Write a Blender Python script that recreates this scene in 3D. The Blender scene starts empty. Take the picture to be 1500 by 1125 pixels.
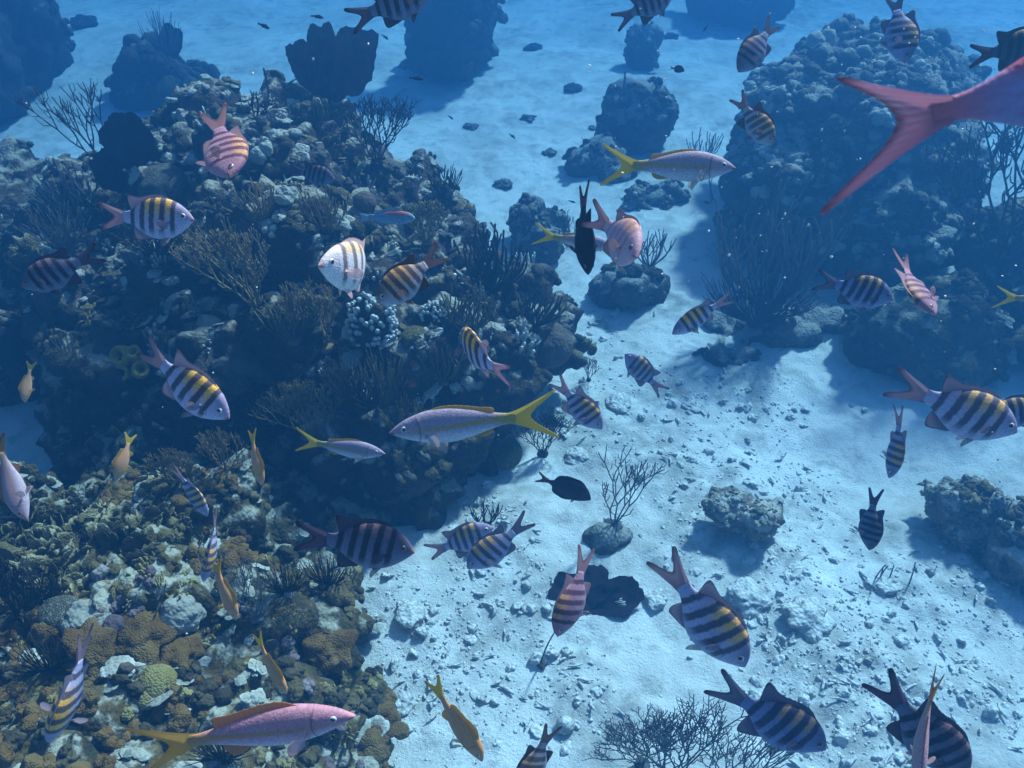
import bpy, math, random
import numpy as np
from mathutils import Vector, Matrix
from mathutils.bvhtree import BVHTree

SC = bpy.context.scene
COL = SC.collection
R = math.radians
rng = np.random.default_rng(7)
random.seed(7)

# ------------------------------------------------------------------ camera, light, exposure
PITCH, CAM_H, HFOV = 38.0, 4.0, 60.0
cam_d = bpy.data.cameras.new('camera')
cam = bpy.data.objects.new('camera', cam_d); COL.objects.link(cam)
cam.location = (0, 0, CAM_H)
cam.rotation_euler = (R(90 - PITCH), 0, 0)
cam_d.sensor_fit = 'HORIZONTAL'; cam_d.angle = R(HFOV)
cam_d.dof.use_dof = True; cam_d.dof.focus_distance = 2.7; cam_d.dof.aperture_fstop = 13.0
cam_d.clip_start = 0.02; cam_d.clip_end = 400
SC.camera = cam

SUN_EL, SUN_AZ = 47.0, 37.0          # azimuth from +Y towards +X
world = bpy.data.worlds.new('World'); SC.world = world
world.use_nodes = True
wn = world.node_tree; wn.nodes.clear()
sky = wn.nodes.new('ShaderNodeTexSky'); sky.sky_type = 'NISHITA'; sky.sun_disc = False
sky.sun_elevation = R(SUN_EL); sky.sun_rotation = R(SUN_AZ)
bg = wn.nodes.new('ShaderNodeBackground'); bg.inputs[1].default_value = 0.085
wo = wn.nodes.new('ShaderNodeOutputWorld')
wn.links.new(sky.outputs[0], bg.inputs[0]); wn.links.new(bg.outputs[0], wo.inputs[0])

sun_d = bpy.data.lights.new('sun', 'SUN'); sun_d.energy = 4.6; sun_d.angle = R(4.5)
sun_d.color = (1.0, 0.96, 0.9)
sun = bpy.data.objects.new('sun', sun_d); COL.objects.link(sun)
sv = Vector((math.cos(R(SUN_EL)) * math.sin(R(SUN_AZ)), math.cos(R(SUN_EL)) * math.cos(R(SUN_AZ)), math.sin(R(SUN_EL))))
sun.rotation_euler = sv.to_track_quat('Z', 'Y').to_euler()
sun.location = sv * 20

SC.view_settings.view_transform = 'Standard'
try: SC.view_settings.look = 'None'
except Exception: pass
SC.view_settings.exposure = 1.38
SC.view_settings.gamma = 1.0
SC.view_settings.use_curve_mapping = False
SC.render.engine = 'CYCLES'
SC.cycles.use_denoising = True
try: SC.cycles.denoiser = 'OPENIMAGEDENOISE'
except Exception: pass
SC.cycles.max_bounces = 6; SC.cycles.diffuse_bounces = 3; SC.cycles.transparent_max_bounces = 8
SC.cycles.volume_bounces = 1
SC.cycles.sample_clamp_indirect = 6.0

HAZE_DENSITY = 0.172
HAZE_COLOR = (0.020, 0.100, 0.225)
HAZE_ABSORB = (0.0, 0.142, 0.35)

# ------------------------------------------------------------------ camera geometry helpers (photo pixels 1500 x 1125)
F_PX = 750 / math.tan(R(HFOV / 2))
cp, sp = math.cos(R(PITCH)), math.sin(R(PITCH))
CF, CR, CU = Vector((0, cp, -sp)), Vector((1, 0, 0)), Vector((0, sp, cp))
CPOS = Vector((0, 0, CAM_H))
def ray(px, py):
    return CF + CR * ((px - 750) / F_PX) + CU * (-(py - 562.5) / F_PX)
def G(px, py, z=0.0):
    d = ray(px, py); t = (z - CAM_H) / d.z
    return CPOS + d * t
def AT(px, py, depth):
    return CPOS + ray(px, py) * depth
def camvec(x, y, z):
    return CR * x + CU * y - CF * z      # z towards the camera

# ------------------------------------------------------------------ numpy noise
def _h(i, j, k, s):
    x = (i.astype(np.int64) * 73856093) ^ (j.astype(np.int64) * 19349663) ^ (k.astype(np.int64) * 83492791) ^ (s * 2654435761)
    x &= 0xffffffff
    x = ((x ^ (x >> 16)) * 0x45d9f3b) & 0xffffffff
    x = ((x ^ (x >> 16)) * 0x45d9f3b) & 0xffffffff
    x = x ^ (x >> 16)
    return (x & 0xffffff) / float(0x1000000)
def vnoise(P, s=0):
    I = np.floor(P).astype(np.int64); f = P - I; u = f * f * (3 - 2 * f)
    r = 0
    for a in (0, 1):
        wa = u[:, 0] if a else 1 - u[:, 0]
        for b in (0, 1):
            wb = u[:, 1] if b else 1 - u[:, 1]
            for c in (0, 1):
                wc = u[:, 2] if c else 1 - u[:, 2]
                r = r + wa * wb * wc * _h(I[:, 0] + a, I[:, 1] + b, I[:, 2] + c, s)
    return r * 2 - 1
def fbm(P, o=4, s=0):
    r = 0; a = .5; Q = P
    for k in range(o):
        r = r + a * vnoise(Q, s + k); Q = Q * 2.03 + 13.7; a *= .5
    return r
def worley(P, s=0):
    I = np.floor(P).astype(np.int64); best = np.full(len(P), 9.0); cid = np.zeros(len(P))
    for a in (-1, 0, 1):
        for b in (-1, 0, 1):
            for c in (-1, 0, 1):
                i, j, k = I[:, 0] + a, I[:, 1] + b, I[:, 2] + c
                q = np.stack([i + _h(i, j, k, s + 1), j + _h(i, j, k, s + 2), k + _h(i, j, k, s + 3)], 1)
                d = ((q - P) ** 2).sum(1); m = d < best
                best[m] = d[m]; cid[m] = _h(i, j, k, s + 4)[m]
    return np.sqrt(best), cid

# ------------------------------------------------------------------ mesh helpers
def mk_mesh(name, V, F, mats, attrs=None, smooth=True, midx=None):
    """V n x 3; F list of index arrays (k x 3 or k x 4)."""
    me = bpy.data.meshes.new(name)
    V = np.asarray(V, dtype=np.float64)
    Fs = F if isinstance(F, list) else [F]
    Fs = [np.asarray(f, dtype=np.int64) for f in Fs if len(f)]
    loops = np.concatenate([f.ravel() for f in Fs])
    tot = np.concatenate([np.full(len(f), f.shape[1]) for f in Fs])
    start = np.concatenate([[0], np.cumsum(tot)[:-1]])
    me.vertices.add(len(V)); me.vertices.foreach_set('co', V.ravel())
    me.loops.add(len(loops)); me.loops.foreach_set('vertex_index', loops.astype(np.int32))
    me.polygons.add(len(tot)); me.polygons.foreach_set('loop_start', start.astype(np.int32))
    try: me.polygons.foreach_set('loop_total', tot.astype(np.int32))
    except Exception: pass
    me.polygons.foreach_set('use_smooth', np.full(len(tot), smooth))
    if midx is not None: me.polygons.foreach_set('material_index', np.asarray(midx, dtype=np.int32))
    for m in (mats if isinstance(mats, (list, tuple)) else [mats]): me.materials.append(m)
    for k, a in (attrs or {}).items():
        a = np.asarray(a, dtype=np.float32)
        if a.ndim == 1:
            at = me.attributes.new(k, 'FLOAT', 'POINT'); at.data.foreach_set('value', a)
        else:
            at = me.attributes.new(k, 'FLOAT_VECTOR', 'POINT'); at.data.foreach_set('vector', a.ravel())
    me.update(calc_edges=True); me.validate()
    return me
def obj(name, me, parent=None, loc=(0, 0, 0)):
    o = bpy.data.objects.new(name, me); COL.objects.link(o); o.location = loc
    if parent is not None: o.parent = parent
    return o
def empty(name, loc):
    o = bpy.data.objects.new(name, None); COL.objects.link(o); o.location = loc; o.empty_display_size = .05
    return o
def tag(o, label=None, cat=None, group=None, kind=None):
    if label: o['label'] = label
    if cat: o['category'] = cat
    if group: o['group'] = group
    if kind: o['kind'] = kind
    return o
class Soup:
    """collects triangle/quad pieces into arrays"""
    def __init__(s): s.V = []; s.T = []; s.Q = []; s.A = []; s.n = 0
    def add(s, V, F, a=0.0):
        V = np.asarray(V); F = np.asarray(F)
        s.V.append(V); (s.T if F.shape[1] == 3 else s.Q).append(F + s.n)
        s.A.append(np.full(len(V), a) if np.isscalar(a) else np.asarray(a)); s.n += len(V)
    def mesh(s, name, mat, origin=(0, 0, 0), smooth=True):
        V = np.concatenate(s.V) - np.asarray(origin)
        F = []
        if s.T: F.append(np.concatenate(s.T))
        if s.Q: F.append(np.concatenate(s.Q))
        return mk_mesh(name, V, F, mat, {'tint': np.concatenate(s.A)}, smooth)
def ico(sub):
    import bmesh
    bm = bmesh.new(); bmesh.ops.create_icosphere(bm, subdivisions=sub, radius=1.0)
    bm.verts.ensure_lookup_table()
    V = np.array([v.co[:] for v in bm.verts]); F = np.array([[v.index for v in f.verts] for f in bm.faces]); bm.free()
    return V, F
ICO = {k: ico(k) for k in (1, 2, 3, 4, 5)}
def tube(pts, rad, sides=6, cap=True):
    P = np.asarray(pts, float); n = len(P); rad = np.broadcast_to(np.asarray(rad, float), (n,))
    T = np.gradient(P, axis=0); T /= np.linalg.norm(T, axis=1, keepdims=True) + 1e-9
    ref = np.array([0.31, 0.17, 0.93]) if abs(T[0, 2]) < .9 else np.array([0.95, .2, .1])
    A = np.cross(T, ref); A /= np.linalg.norm(A, axis=1, keepdims=True) + 1e-9
    B = np.cross(T, A)
    th = np.linspace(0, 2 * np.pi, sides, endpoint=False)
    V = P[:, None, :] + rad[:, None, None] * (np.cos(th)[None, :, None] * A[:, None, :] + np.sin(th)[None, :, None] * B[:, None, :])
    V = V.reshape(-1, 3)
    F = []
    for i in range(n - 1):
        for j in range(sides):
            k = (j + 1) % sides
            F.append((i * sides + j, i * sides + k, (i + 1) * sides + k, (i + 1) * sides + j))
    if cap:   # rounded tip
        V = np.vstack([V, P[-1] + T[-1] * rad[-1] * .8]); t = len(V) - 1
        F += [((n - 1) * sides + j, (n - 1) * sides + (j + 1) % sides, t, t) for j in range(sides)]
        Fa = np.array(F); q = Fa[:, 2] != Fa[:, 3]
        return V, Fa[q], Fa[~q][:, :3]
    return V, np.array(F), np.zeros((0, 3), int)
def add_tube(s, pts, rad, sides=6, a=0.0):
    V, Q, T = tube(pts, rad, sides)
    s.V.append(V); s.Q.append(Q + s.n)
    if len(T): s.T.append(T + s.n)
    s.A.append(np.full(len(V), a)); s.n += len(V)

# ------------------------------------------------------------------ materials
def new_mat(name):
    m = bpy.data.materials.new(name); m.use_nodes = True
    nt = m.node_tree; nt.nodes.clear()
    out = nt.nodes.new('ShaderNodeOutputMaterial'); b = nt.nodes.new('ShaderNodeBsdfPrincipled')
    nt.links.new(b.outputs[0], out.inputs[0])
    return m, nt, b, out
def N(nt, t, **kw):
    n = nt.nodes.new(t)
    for k, v in kw.items(): setattr(n, k, v)
    return n
def ramp(nt, stops, interp='LINEAR'):
    n = nt.nodes.new('ShaderNodeValToRGB'); cr = n.color_ramp; cr.interpolation = interp
    while len(cr.elements) < len(stops): cr.elements.new(0.5)
    for e, (p, c) in zip(cr.elements, stops):
        e.position = p; e.color = (c[0], c[1], c[2], 1) if not np.isscalar(c) else (c, c, c, 1)
    return n
def mixc(nt, fac, a, b, blend='MIX'):
    n = nt.nodes.new('ShaderNodeMix'); n.data_type = 'RGBA'; n.blend_type = blend; n.clamp_factor = True
    for i, v in ((0, fac), (6, a), (7, b)):
        if hasattr(v, 'links') or isinstance(v, bpy.types.NodeSocket): nt.links.new(v, n.inputs[i])
        elif np.isscalar(v): n.inputs[i].default_value = v
        else: n.inputs[i].default_value = (v[0], v[1], v[2], 1)
    return n.outputs[2]
def math_(nt, op, a, b=None, c=None, clamp=False):
    n = nt.nodes.new('ShaderNodeMath'); n.operation = op; n.use_clamp = clamp
    for i, v in enumerate((a, b, c)):
        if v is None: continue
        if isinstance(v, bpy.types.NodeSocket): nt.links.new(v, n.inputs[i])
        else: n.inputs[i].default_value = v
    return n.outputs[0]
def noise(nt, vec, scale, detail=4, rough=.55, dist=0.0):
    n = nt.nodes.new('ShaderNodeTexNoise'); n.inputs['Scale'].default_value = scale
    n.inputs['Detail'].default_value = detail; n.inputs['Roughness'].default_value = rough
    n.inputs['Distortion'].default_value = dist
    nt.links.new(vec, n.inputs['Vector']); return n
def voro(nt, vec, scale, feature='F1'):
    n = nt.nodes.new('ShaderNodeTexVoronoi'); n.feature = feature; n.inputs['Scale'].default_value = scale
    nt.links.new(vec, n.inputs['Vector']); return n
def bump(nt, b, h, strength, dist=.01):
    n = nt.nodes.new('ShaderNodeBump'); n.inputs['Strength'].default_value = strength; n.inputs['Distance'].default_value = dist
    nt.links.new(h, n.inputs['Height']); nt.links.new(n.outputs[0], b.inputs['Normal']); return n

def rock_mat(name, cols, pale, pale_amt=.5, scale=1.0):
    """encrusted reef rock: three patchy colours, pale sediment and algae turf, rough bump"""
    m, nt, b, out = new_mat(name)
    tc = N(nt, 'ShaderNodeTexCoord').outputs['Object']
    geo = N(nt, 'ShaderNodeNewGeometry')
    at = N(nt, 'ShaderNodeAttribute', attribute_name='tint')
    n1 = noise(nt, tc, 2.3 * scale, 5, .6, .4); n2 = noise(nt, tc, 9 * scale, 6, .65, .3); n3 = noise(nt, tc, 38 * scale, 5, .6)
    r1 = ramp(nt, [(.36, cols[0]), (.5, cols[1]), (.62, cols[2])]); nt.links.new(n1.outputs[0], r1.inputs[0])
    c = mixc(nt, ramp_out(nt, n2.outputs[0], .46, .62), r1.outputs[0], cols[3])
    # pale sediment lies on surfaces that face up
    sx = N(nt, 'ShaderNodeSeparateXYZ'); nt.links.new(geo.outputs['Normal'], sx.inputs[0])
    up = math_(nt, 'MULTIPLY_ADD', sx.outputs[2], .45, math_(nt, 'MULTIPLY', n2.outputs[0], .9))
    up = math_(nt, 'ADD', up, math_(nt, 'MULTIPLY', at.outputs['Fac'], .35))
    fac = ramp_out(nt, up, 1.02 - .5 * pale_amt, 1.22 - .5 * pale_amt)
    c = mixc(nt, fac, c, pale)
    sp_ = ramp_out(nt, n3.outputs[0], .5, .72)
    c = mixc(nt, math_(nt, 'MULTIPLY', sp_, .55), c, tuple(x * .35 for x in cols[0]))
    nt.links.new(c, b.inputs['Base Color'])
    b.inputs['Roughness'].default_value = .95; b.inputs['Specular IOR Level'].default_value = .15
    v = voro(nt, tc, 46 * scale)
    h = math_(nt, 'ADD', math_(nt, 'MULTIPLY', n2.outputs[0], .8), math_(nt, 'MULTIPLY', n3.outputs[0], .5))
    h = math_(nt, 'SUBTRACT', h, math_(nt, 'MULTIPLY', v.outputs['Distance'], .35))
    bump(nt, b, h, .9, .03)
    return m
def ramp_out(nt, sock, lo, hi):
    n = nt.nodes.new('ShaderNodeMapRange'); n.interpolation_type = 'SMOOTHSTEP'
    nt.links.new(sock, n.inputs[0]); n.inputs[1].default_value = lo; n.inputs[2].default_value = hi
    return n.outputs[0]

M = {}
M['reef'] = rock_mat('reef_rock', [(.028, .022, .022), (.075, .052, .026), (.105, .078, .066), (.055, .034, .046)], (.36, .32, .24), .20)
M['reef_olive'] = rock_mat('reef_rock_olive', [(.045, .04, .022), (.13, .085, .025), (.17, .13, .06), (.07, .05, .03)], (.42, .39, .30), .20)
M['mound'] = rock_mat('mound_rock', [(.05, .05, .045), (.10, .09, .07), (.13, .12, .10), (.06, .055, .05)], (.34, .32, .27), .45)
M['algae_rock'] = rock_mat('algae_rock', [(.05, .042, .02), (.11, .085, .03), (.13, .10, .045), (.06, .05, .025)], (.30, .27, .18), .18)
M['boulder'] = rock_mat('boulder_rock', [(.13, .11, .085), (.22, .18, .135), (.30, .26, .20), (.16, .12, .10)], (.52, .48, .40), .40)
M['rubble_rock'] = rock_mat('rubble_rock', [(.34, .32, .28), (.52, .50, .45), (.60, .58, .53), (.40, .38, .33)], (.76, .74, .69), .65)
M['far_rock'] = rock_mat('far_rock', [(.03, .032, .035), (.05, .05, .05), (.07, .065, .06), (.04, .038, .04)], (.22, .21, .19), .2)

def sand_mat():
    m, nt, b, out = new_mat('sand')
    tc = N(nt, 'ShaderNodeTexCoord').outputs['Object']
    n1 = noise(nt, tc, .9, 5, .6, .3); n2 = noise(nt, tc, 7, 6, .65, .2); n3 = noise(nt, tc, 60, 4, .7)
    r = ramp(nt, [(.30, (.64, .61, .55)), (.5, (.80, .78, .73)), (.7, (.88, .87, .83))]); nt.links.new(n1.outputs[0], r.inputs[0])
    c = mixc(nt, math_(nt, 'MULTIPLY', ramp_out(nt, n2.outputs[0], .52, .68), .5), r.outputs[0], (.34, .31, .26))
    n4 = noise(nt, tc, 2.4, 6, .68, .5)
    c = mixc(nt, math_(nt, 'MULTIPLY', ramp_out(nt, n4.outputs[0], .47, .66), .5), c, (.42, .41, .36))
    at = N(nt, 'ShaderNodeAttribute', attribute_name='tint')
    c = mixc(nt, math_(nt, 'MULTIPLY', math_(nt, 'MULTIPLY', at.outputs['Fac'], ramp_out(nt, n2.outputs[0], .30, .62)), .75), c, (.33, .31, .27))
    c = mixc(nt, math_(nt, 'MULTIPLY', ramp_out(nt, n3.outputs[0], .55, .75), .3), c, (.33, .30, .26))
    nt.links.new(c, b.inputs['Base Color']); b.inputs['Roughness'].default_value = .97; b.inputs['Specular IOR Level'].default_value = .1
    h = math_(nt, 'ADD', math_(nt, 'MULTIPLY', n2.outputs[0], .7), math_(nt, 'MULTIPLY', n3.outputs[0], .5))
    bump(nt, b, h, .8, .03)
    return m
M['sand'] = sand_mat()

def coral_mat(name, c0, c1, kind='knob', scale=40, hi=None):
    m, nt, b, out = new_mat(name)
    tc = N(nt, 'ShaderNodeTexCoord').outputs['Object']
    n1 = noise(nt, tc, 6, 5, .6, .2); n2 = noise(nt, tc, 45, 4, .6)
    c = mixc(nt, ramp_out(nt, n1.outputs[0], .38, .62), c0, c1)
    if hi is not None:
        at = N(nt, 'ShaderNodeAttribute', attribute_name='tint')
        c = mixc(nt, ramp_out(nt, at.outputs['Fac'], .4, 1.0), c, hi)
    if kind == 'brain':
        nd = noise(nt, tc, scale * .35, 2, .5)
        vadd = N(nt, 'ShaderNodeVectorMath', operation='MULTIPLY_ADD'); nt.links.new(nd.outputs['Color'], vadd.inputs[0])
        vadd.inputs[1].default_value = (.06, .06, .06); nt.links.new(tc, vadd.inputs[2])
        v = voro(nt, vadd.outputs[0], scale, 'DISTANCE_TO_EDGE'); hh = ramp_out(nt, v.outputs['Distance'], 0, .25)
        c = mixc(nt, hh, tuple(x * .45 for x in c0), c)
        bump(nt, b, hh, .8, .012)
    else:
        v = voro(nt, tc, scale)
        h = math_(nt, 'SUBTRACT', n2.outputs[0], v.outputs['Distance'])
        bump(nt, b, h, .6, .012)
    nt.links.new(c, b.inputs['Base Color']); b.inputs['Roughness'].default_value = .9; b.inputs['Specular IOR Level'].default_value = .2
    return m
M['gorg'] = coral_mat('gorgonian_dark', (.035, .028, .022), (.07, .05, .03), scale=160)
M['gorg_tan'] = coral_mat('gorgonian_tan', (.24, .155, .065), (.36, .25, .12), scale=160)
M['gorg_blue'] = coral_mat('gorgonian_grey', (.11, .10, .10), (.17, .16, .15), scale=160)
M['fan'] = coral_mat('sea_fan_purple', (.13, .08, .095), (.19, .13, .135), scale=220)
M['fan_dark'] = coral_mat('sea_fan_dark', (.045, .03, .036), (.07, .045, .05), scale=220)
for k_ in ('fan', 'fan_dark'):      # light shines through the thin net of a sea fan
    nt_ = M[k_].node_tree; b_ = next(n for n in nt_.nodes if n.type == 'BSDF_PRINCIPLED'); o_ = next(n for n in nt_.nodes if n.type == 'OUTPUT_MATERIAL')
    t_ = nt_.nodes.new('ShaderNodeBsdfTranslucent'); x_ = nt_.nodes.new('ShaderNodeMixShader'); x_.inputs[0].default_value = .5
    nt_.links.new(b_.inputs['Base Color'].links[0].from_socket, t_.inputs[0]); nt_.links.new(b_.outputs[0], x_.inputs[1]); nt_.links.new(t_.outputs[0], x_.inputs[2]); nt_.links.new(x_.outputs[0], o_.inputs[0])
M['brain'] = coral_mat('brain_coral_grey', (.17, .15, .11), (.27, .24, .18), 'brain', 85)
M['brain_yel'] = coral_mat('brain_coral_yellow', (.20, .17, .05), (.34, .29, .10), 'brain', 85)
M['brain_green'] = coral_mat('brain_coral_green', (.13, .12, .035), (.20, .19, .065), 'brain', 80)
M['pale_coral'] = coral_mat('finger_coral_pale', (.24, .23, .19), (.36, .35, .29), scale=70, hi=(.62, .62, .56))
M['fire'] = coral_mat('fire_coral_mustard', (.20, .13, .035), (.32, .22, .07), scale=90, hi=(.55, .45, .24))
M['lettuce'] = coral_mat('lettuce_coral_olive', (.10, .075, .03), (.19, .14, .06), scale=90, hi=(.40, .33, .18))
M['orange_mound'] = coral_mat('mound_coral_orange', (.13, .065, .016), (.21, .125, .04), scale=120)
M['mustard_mound'] = coral_mat('mound_coral_mustard', (.25, .19, .06), (.36, .29, .11), scale=120)
M['crust_tan'] = coral_mat('crust_tan', (.17, .145, .10), (.27, .23, .17), scale=60, hi=(.42, .38, .29))
M['yel_sponge'] = coral_mat('sponge_yellow', (.36, .24, .03), (.50, .36, .06), scale=60)
M['orange_sponge'] = coral_mat('sponge_orange', (.26, .07, .02), (.36, .12, .03), scale=60)
M['dark_hole'] = coral_mat('sponge_inside', (.015, .012, .008), (.02, .016, .01), scale=60)
M['brown_sponge'] = coral_mat('sponge_brown', (.10, .07, .055), (.15, .11, .08), scale=50)
M['white_rub'] = coral_mat('bleached_coral', (.5, .49, .45), (.66, .65, .6), scale=80)
#@@SETTING
# ================================================================== SETTING
RUB = [(870, 600, 90), (960, 650, 120), (890, 480, 60), (700, 900, 105), (600, 880, 60), (790, 880, 85), (1150, 880, 110),
       (1110, 590, 85), (1240, 960, 120), (1330, 860, 80), (720, 790, 85), (900, 760, 75), (1420, 840, 80), (1010, 790, 85),
       (980, 560, 70), (1060, 690, 70), (640, 980, 40), (1450, 1020, 60), (850, 1000, 60), (1300, 1080, 90), (1180, 700, 50)]
def rub_mask(x, y):
    r = np.zeros_like(x)
    for px, py, s in RUB:
        g = G(px, py); sx = s / F_PX * (g - CPOS).length
        r = np.maximum(r, np.exp(-((x - g.x) ** 2 + ((y - g.y) / 1.35) ** 2) / (sx * sx)))
    return r
def ground_h(x, y):
    P = np.stack([x, y, np.zeros_like(x)], 1)
    h = .16 * fbm(P * .45, 3, 11) + .05 * fbm(P * 1.7, 3, 12)
    far = np.clip((np.hypot(x, y - 5) - 12) / 20, 0, 1)
    m = rub_mask(x, y)
    n = fbm(P * 6.5, 4, 13)
    f1, _ = worley(P * 7.5, 14)
    h = h + (.018 * n + .006 * fbm(P * 22, 2, 15)) * (1 + .5 * m)
    pat = np.clip(fbm(P * 1.6, 3, 16) * 2.2 + m * 1.2 - .15, 0, 1)
    h = h + pat * .05 * np.clip(.62 - f1, 0, 1) * 1.2 + m * .03
    return h, pat
def axis(lo, hi, step, ext, grow=1.22):
    a = list(np.arange(lo, hi, step)); s = step; x = a[-1]
    while x < ext[1]: s *= grow; x += s; a.append(x)
    s = step; x = a[0]
    while x > ext[0]: s *= grow; x -= s; a.insert(0, x)
    return np.array(a)
gx = axis(-4.2, 5.4, .024, (-42, 42)); gy = axis(1.7, 8.6, .024, (-9, 62), 1.035)
GX, GY = np.meshgrid(gx, gy)
gh, gpat = ground_h(GX.ravel(), GY.ravel())
nxg, nyg = len(gx), len(gy)
ii = (np.arange(nyg - 1)[:, None] * nxg + np.arange(nxg - 1)[None, :]).ravel()
GF = np.stack([ii, ii + 1, ii + nxg + 1, ii + nxg], 1)
ground = obj('seabed', mk_mesh('seabed', np.stack([GX.ravel(), GY.ravel(), gh], 1), GF, M['sand'], {'tint': gpat}))
tag(ground, 'pale blue lit coral sand seabed with rubble patches', 'seabed', kind='structure')
def gz(x, y):
    return float(ground_h(np.array([float(x)]), np.array([float(y)]))[0][0])
def on_ground(px, py):
    g = G(px, py); g.z = gz(g.x, g.y)
    g = G(px, py, g.z); g.z = gz(g.x, g.y); return g

# the water itself: one closed box of even density around everything
def box_mesh(name, lo, hi, mat):
    V = np.array([(x, y, z) for x in (lo[0], hi[0]) for y in (lo[1], hi[1]) for z in (lo[2], hi[2])], float)
    F = np.array([(0, 1, 3, 2), (4, 6, 7, 5), (0, 4, 5, 1), (2, 3, 7, 6), (0, 2, 6, 4), (1, 5, 7, 3)])
    return mk_mesh(name, V, F, mat, smooth=False)
hm = bpy.data.materials.new('haze'); hm.use_nodes = True
hn = hm.node_tree; hn.nodes.clear()
ho = hn.nodes.new('ShaderNodeOutputMaterial'); hv = hn.nodes.new('ShaderNodeVolumePrincipled')
hv.inputs['Color'].default_value = (*HAZE_COLOR, 1); hv.inputs['Absorption Color'].default_value = (*HAZE_ABSORB, 1)
hv.inputs['Density'].default_value = HAZE_DENSITY; hv.inputs['Anisotropy'].default_value = .6
hn.links.new(hv.outputs[0], ho.inputs['Volume'])
haze = obj('haze', box_mesh('haze', (-46, -12, -1.6), (46, 66, 4.35), hm))
tag(haze, 'clear blue sea water that fades far things', 'haze', kind='stuff')

# ------------------------------------------------------------------ rock masses
def rock_mass(ells, voxel, disp, seed, subdiv=0, floor=-.25):
    """union of ellipsoids -> voxel skin -> knobbly displacement. ells: (center Vector, rx, ry, rz). Returns V, F(quads), tint"""
    Vi, Fi = ICO[4]
    s = Soup()
    for c, rx, ry, rz in ells:
        s.add(Vi * np.array([rx, ry, rz]) + np.array(c), Fi)
    me = s.mesh('tmp', M['reef'])
    o = bpy.data.objects.new('tmp', me); COL.objects.link(o)
    md = o.modifiers.new('r', 'REMESH'); md.mode = 'VOXEL'; md.voxel_size = voxel; md.use_smooth_shade = True
    if subdiv:
        sd = o.modifiers.new('s', 'SUBSURF'); sd.levels = subdiv; sd.render_levels = subdiv
    dg = bpy.context.evaluated_depsgraph_get(); ev = o.evaluated_get(dg); m2 = ev.to_mesh()
    n = len(m2.vertices); V = np.empty(n * 3); m2.vertices.foreach_get('co', V); V = V.reshape(-1, 3)
    Nn = np.empty(n * 3); m2.vertices.foreach_get('normal', Nn); Nn = Nn.reshape(-1, 3)
    lt = np.empty(len(m2.polygons), np.int32); m2.polygons.foreach_get('loop_total', lt)
    li = np.empty(len(m2.loops), np.int32); m2.loops.foreach_get('vertex_index', li)
    assert (lt == 4).all()
    F = li.reshape(-1, 4)
    ev.to_mesh_clear(); bpy.data.objects.remove(o); bpy.data.meshes.remove(me)
    big, knob, fine, tiny = disp
    W = V + .12 * np.stack([fbm(V * 3, 2, seed + 50), fbm(V * 3, 2, seed + 51), fbm(V * 3, 2, seed + 52)], 1)
    d = big * fbm(V * 1.3, 3, seed) * 1.4
    f1, c1 = worley(W * 2.9, seed + 5); f2, c2 = worley(W * 7.5, seed + 9); 
    d += knob * (.75 - f1 * 1.2)
    d += fine * (.65 - f2 * 1.3) * (.4 + 1.2 * c1)
    if tiny:
        f3, c3 = worley(W * 19, seed + 14); d += tiny * (.6 - f3 * 1.2)
        d += tiny * .8 * fbm(V * 34, 2, seed + 20)
    V2 = V + Nn * d[:, None]
    tint = .6 * c1 + .4 * c2
    keep = V2[:, 2] > floor
    fk = keep[F].all(1)
    F = F[fk]
    used = np.unique(F); mp = np.full(len(V2), -1); mp[used] = np.arange(len(used))
    return V2[used], mp[F], tint[used]
REEFS = []      # (V, F) for ray hits
def make_reef(name, label, cat, ells, voxel, disp, seed, mat, subdiv=0, group=None):
    V, F, t = rock_mass(ells, voxel, disp, seed, subdiv)
    c = V.mean(0); c[2] = 0
    root = empty(name, tuple(c)); tag(root, label, cat, group)
    obj('reef_rock', mk_mesh('reef_rock', V - c, F, mat, {'tint': t}), root)
    REEFS.append((V, F, root, c))
    return root, V, F
def E(px, py, z, r, ry=None, rz=None):
    """ellipsoid whose centre is seen at px,py at height z"""
    return (G(px, py, z), r, ry or r, rz or r)

reefA = [E(320, 235, 1.25, .48, .5, .42), E(415, 240, 1.28, .42, .5, .40), E(470, 235, 1.2, .30, .4, .38), E(250, 320, 1.0, .50, .5, .42),
         E(170, 350, .75, .50, .5, .40), E(400, 300, 1.15, .55, .5, .5), E(500, 290, 1.05, .50, .5, .45), E(575, 320, .95, .42, .45, .38),
         E(650, 370, .75, .42, .45, .36), E(725, 430, .60, .38, .45, .36), E(770, 490, .42, .30, .4, .34), E(600, 410, .85, .50, .5, .42),
         E(450, 400, .95, .55, .5, .45), E(320, 420, .85, .55, .5, .42), E(200, 440, .70, .50, .45, .40), E(60, 400, .55, .55, .5, .42),
         E(-60, 380, .55, .6, .5, .45), E(20, 490, .35, .45, .4, .4), E(190, 545, .55, .38, .35, .3), E(330, 545, .62, .45, .4, .3),
         E(470, 520, .70, .48, .4, .36), E(600, 530, .64, .45, .4, .36), E(690, 570, .42, .36, .4, .34), E(430, 610, .30, .5, .4, .36),
         E(300, 630, .25, .4, .3, .3), E(620, 640, .32, .40, .35, .32), E(540, 660, .26, .4, .35, .34), E(700, 640, .12, .28, .3, .25),
         E(458, 185, 1.35, .16, .2, .28), E(480, 150, 1.45, .13, .16, .2),
         E(450, 735, .04, .5, .4, .22), E(530, 755, .0, .32, .3, .20), E(490, 825, -.04, .26, .3, .20), E(360, 725, .04, .4, .3, .22),
         E(250, 690, .10, .35, .25, .28), E(165, 640, .12, .35, .3, .28), E(620, 715, .06, .25, .25, .22), E(430, 790, -.03, .4, .3, .22)]
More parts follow.
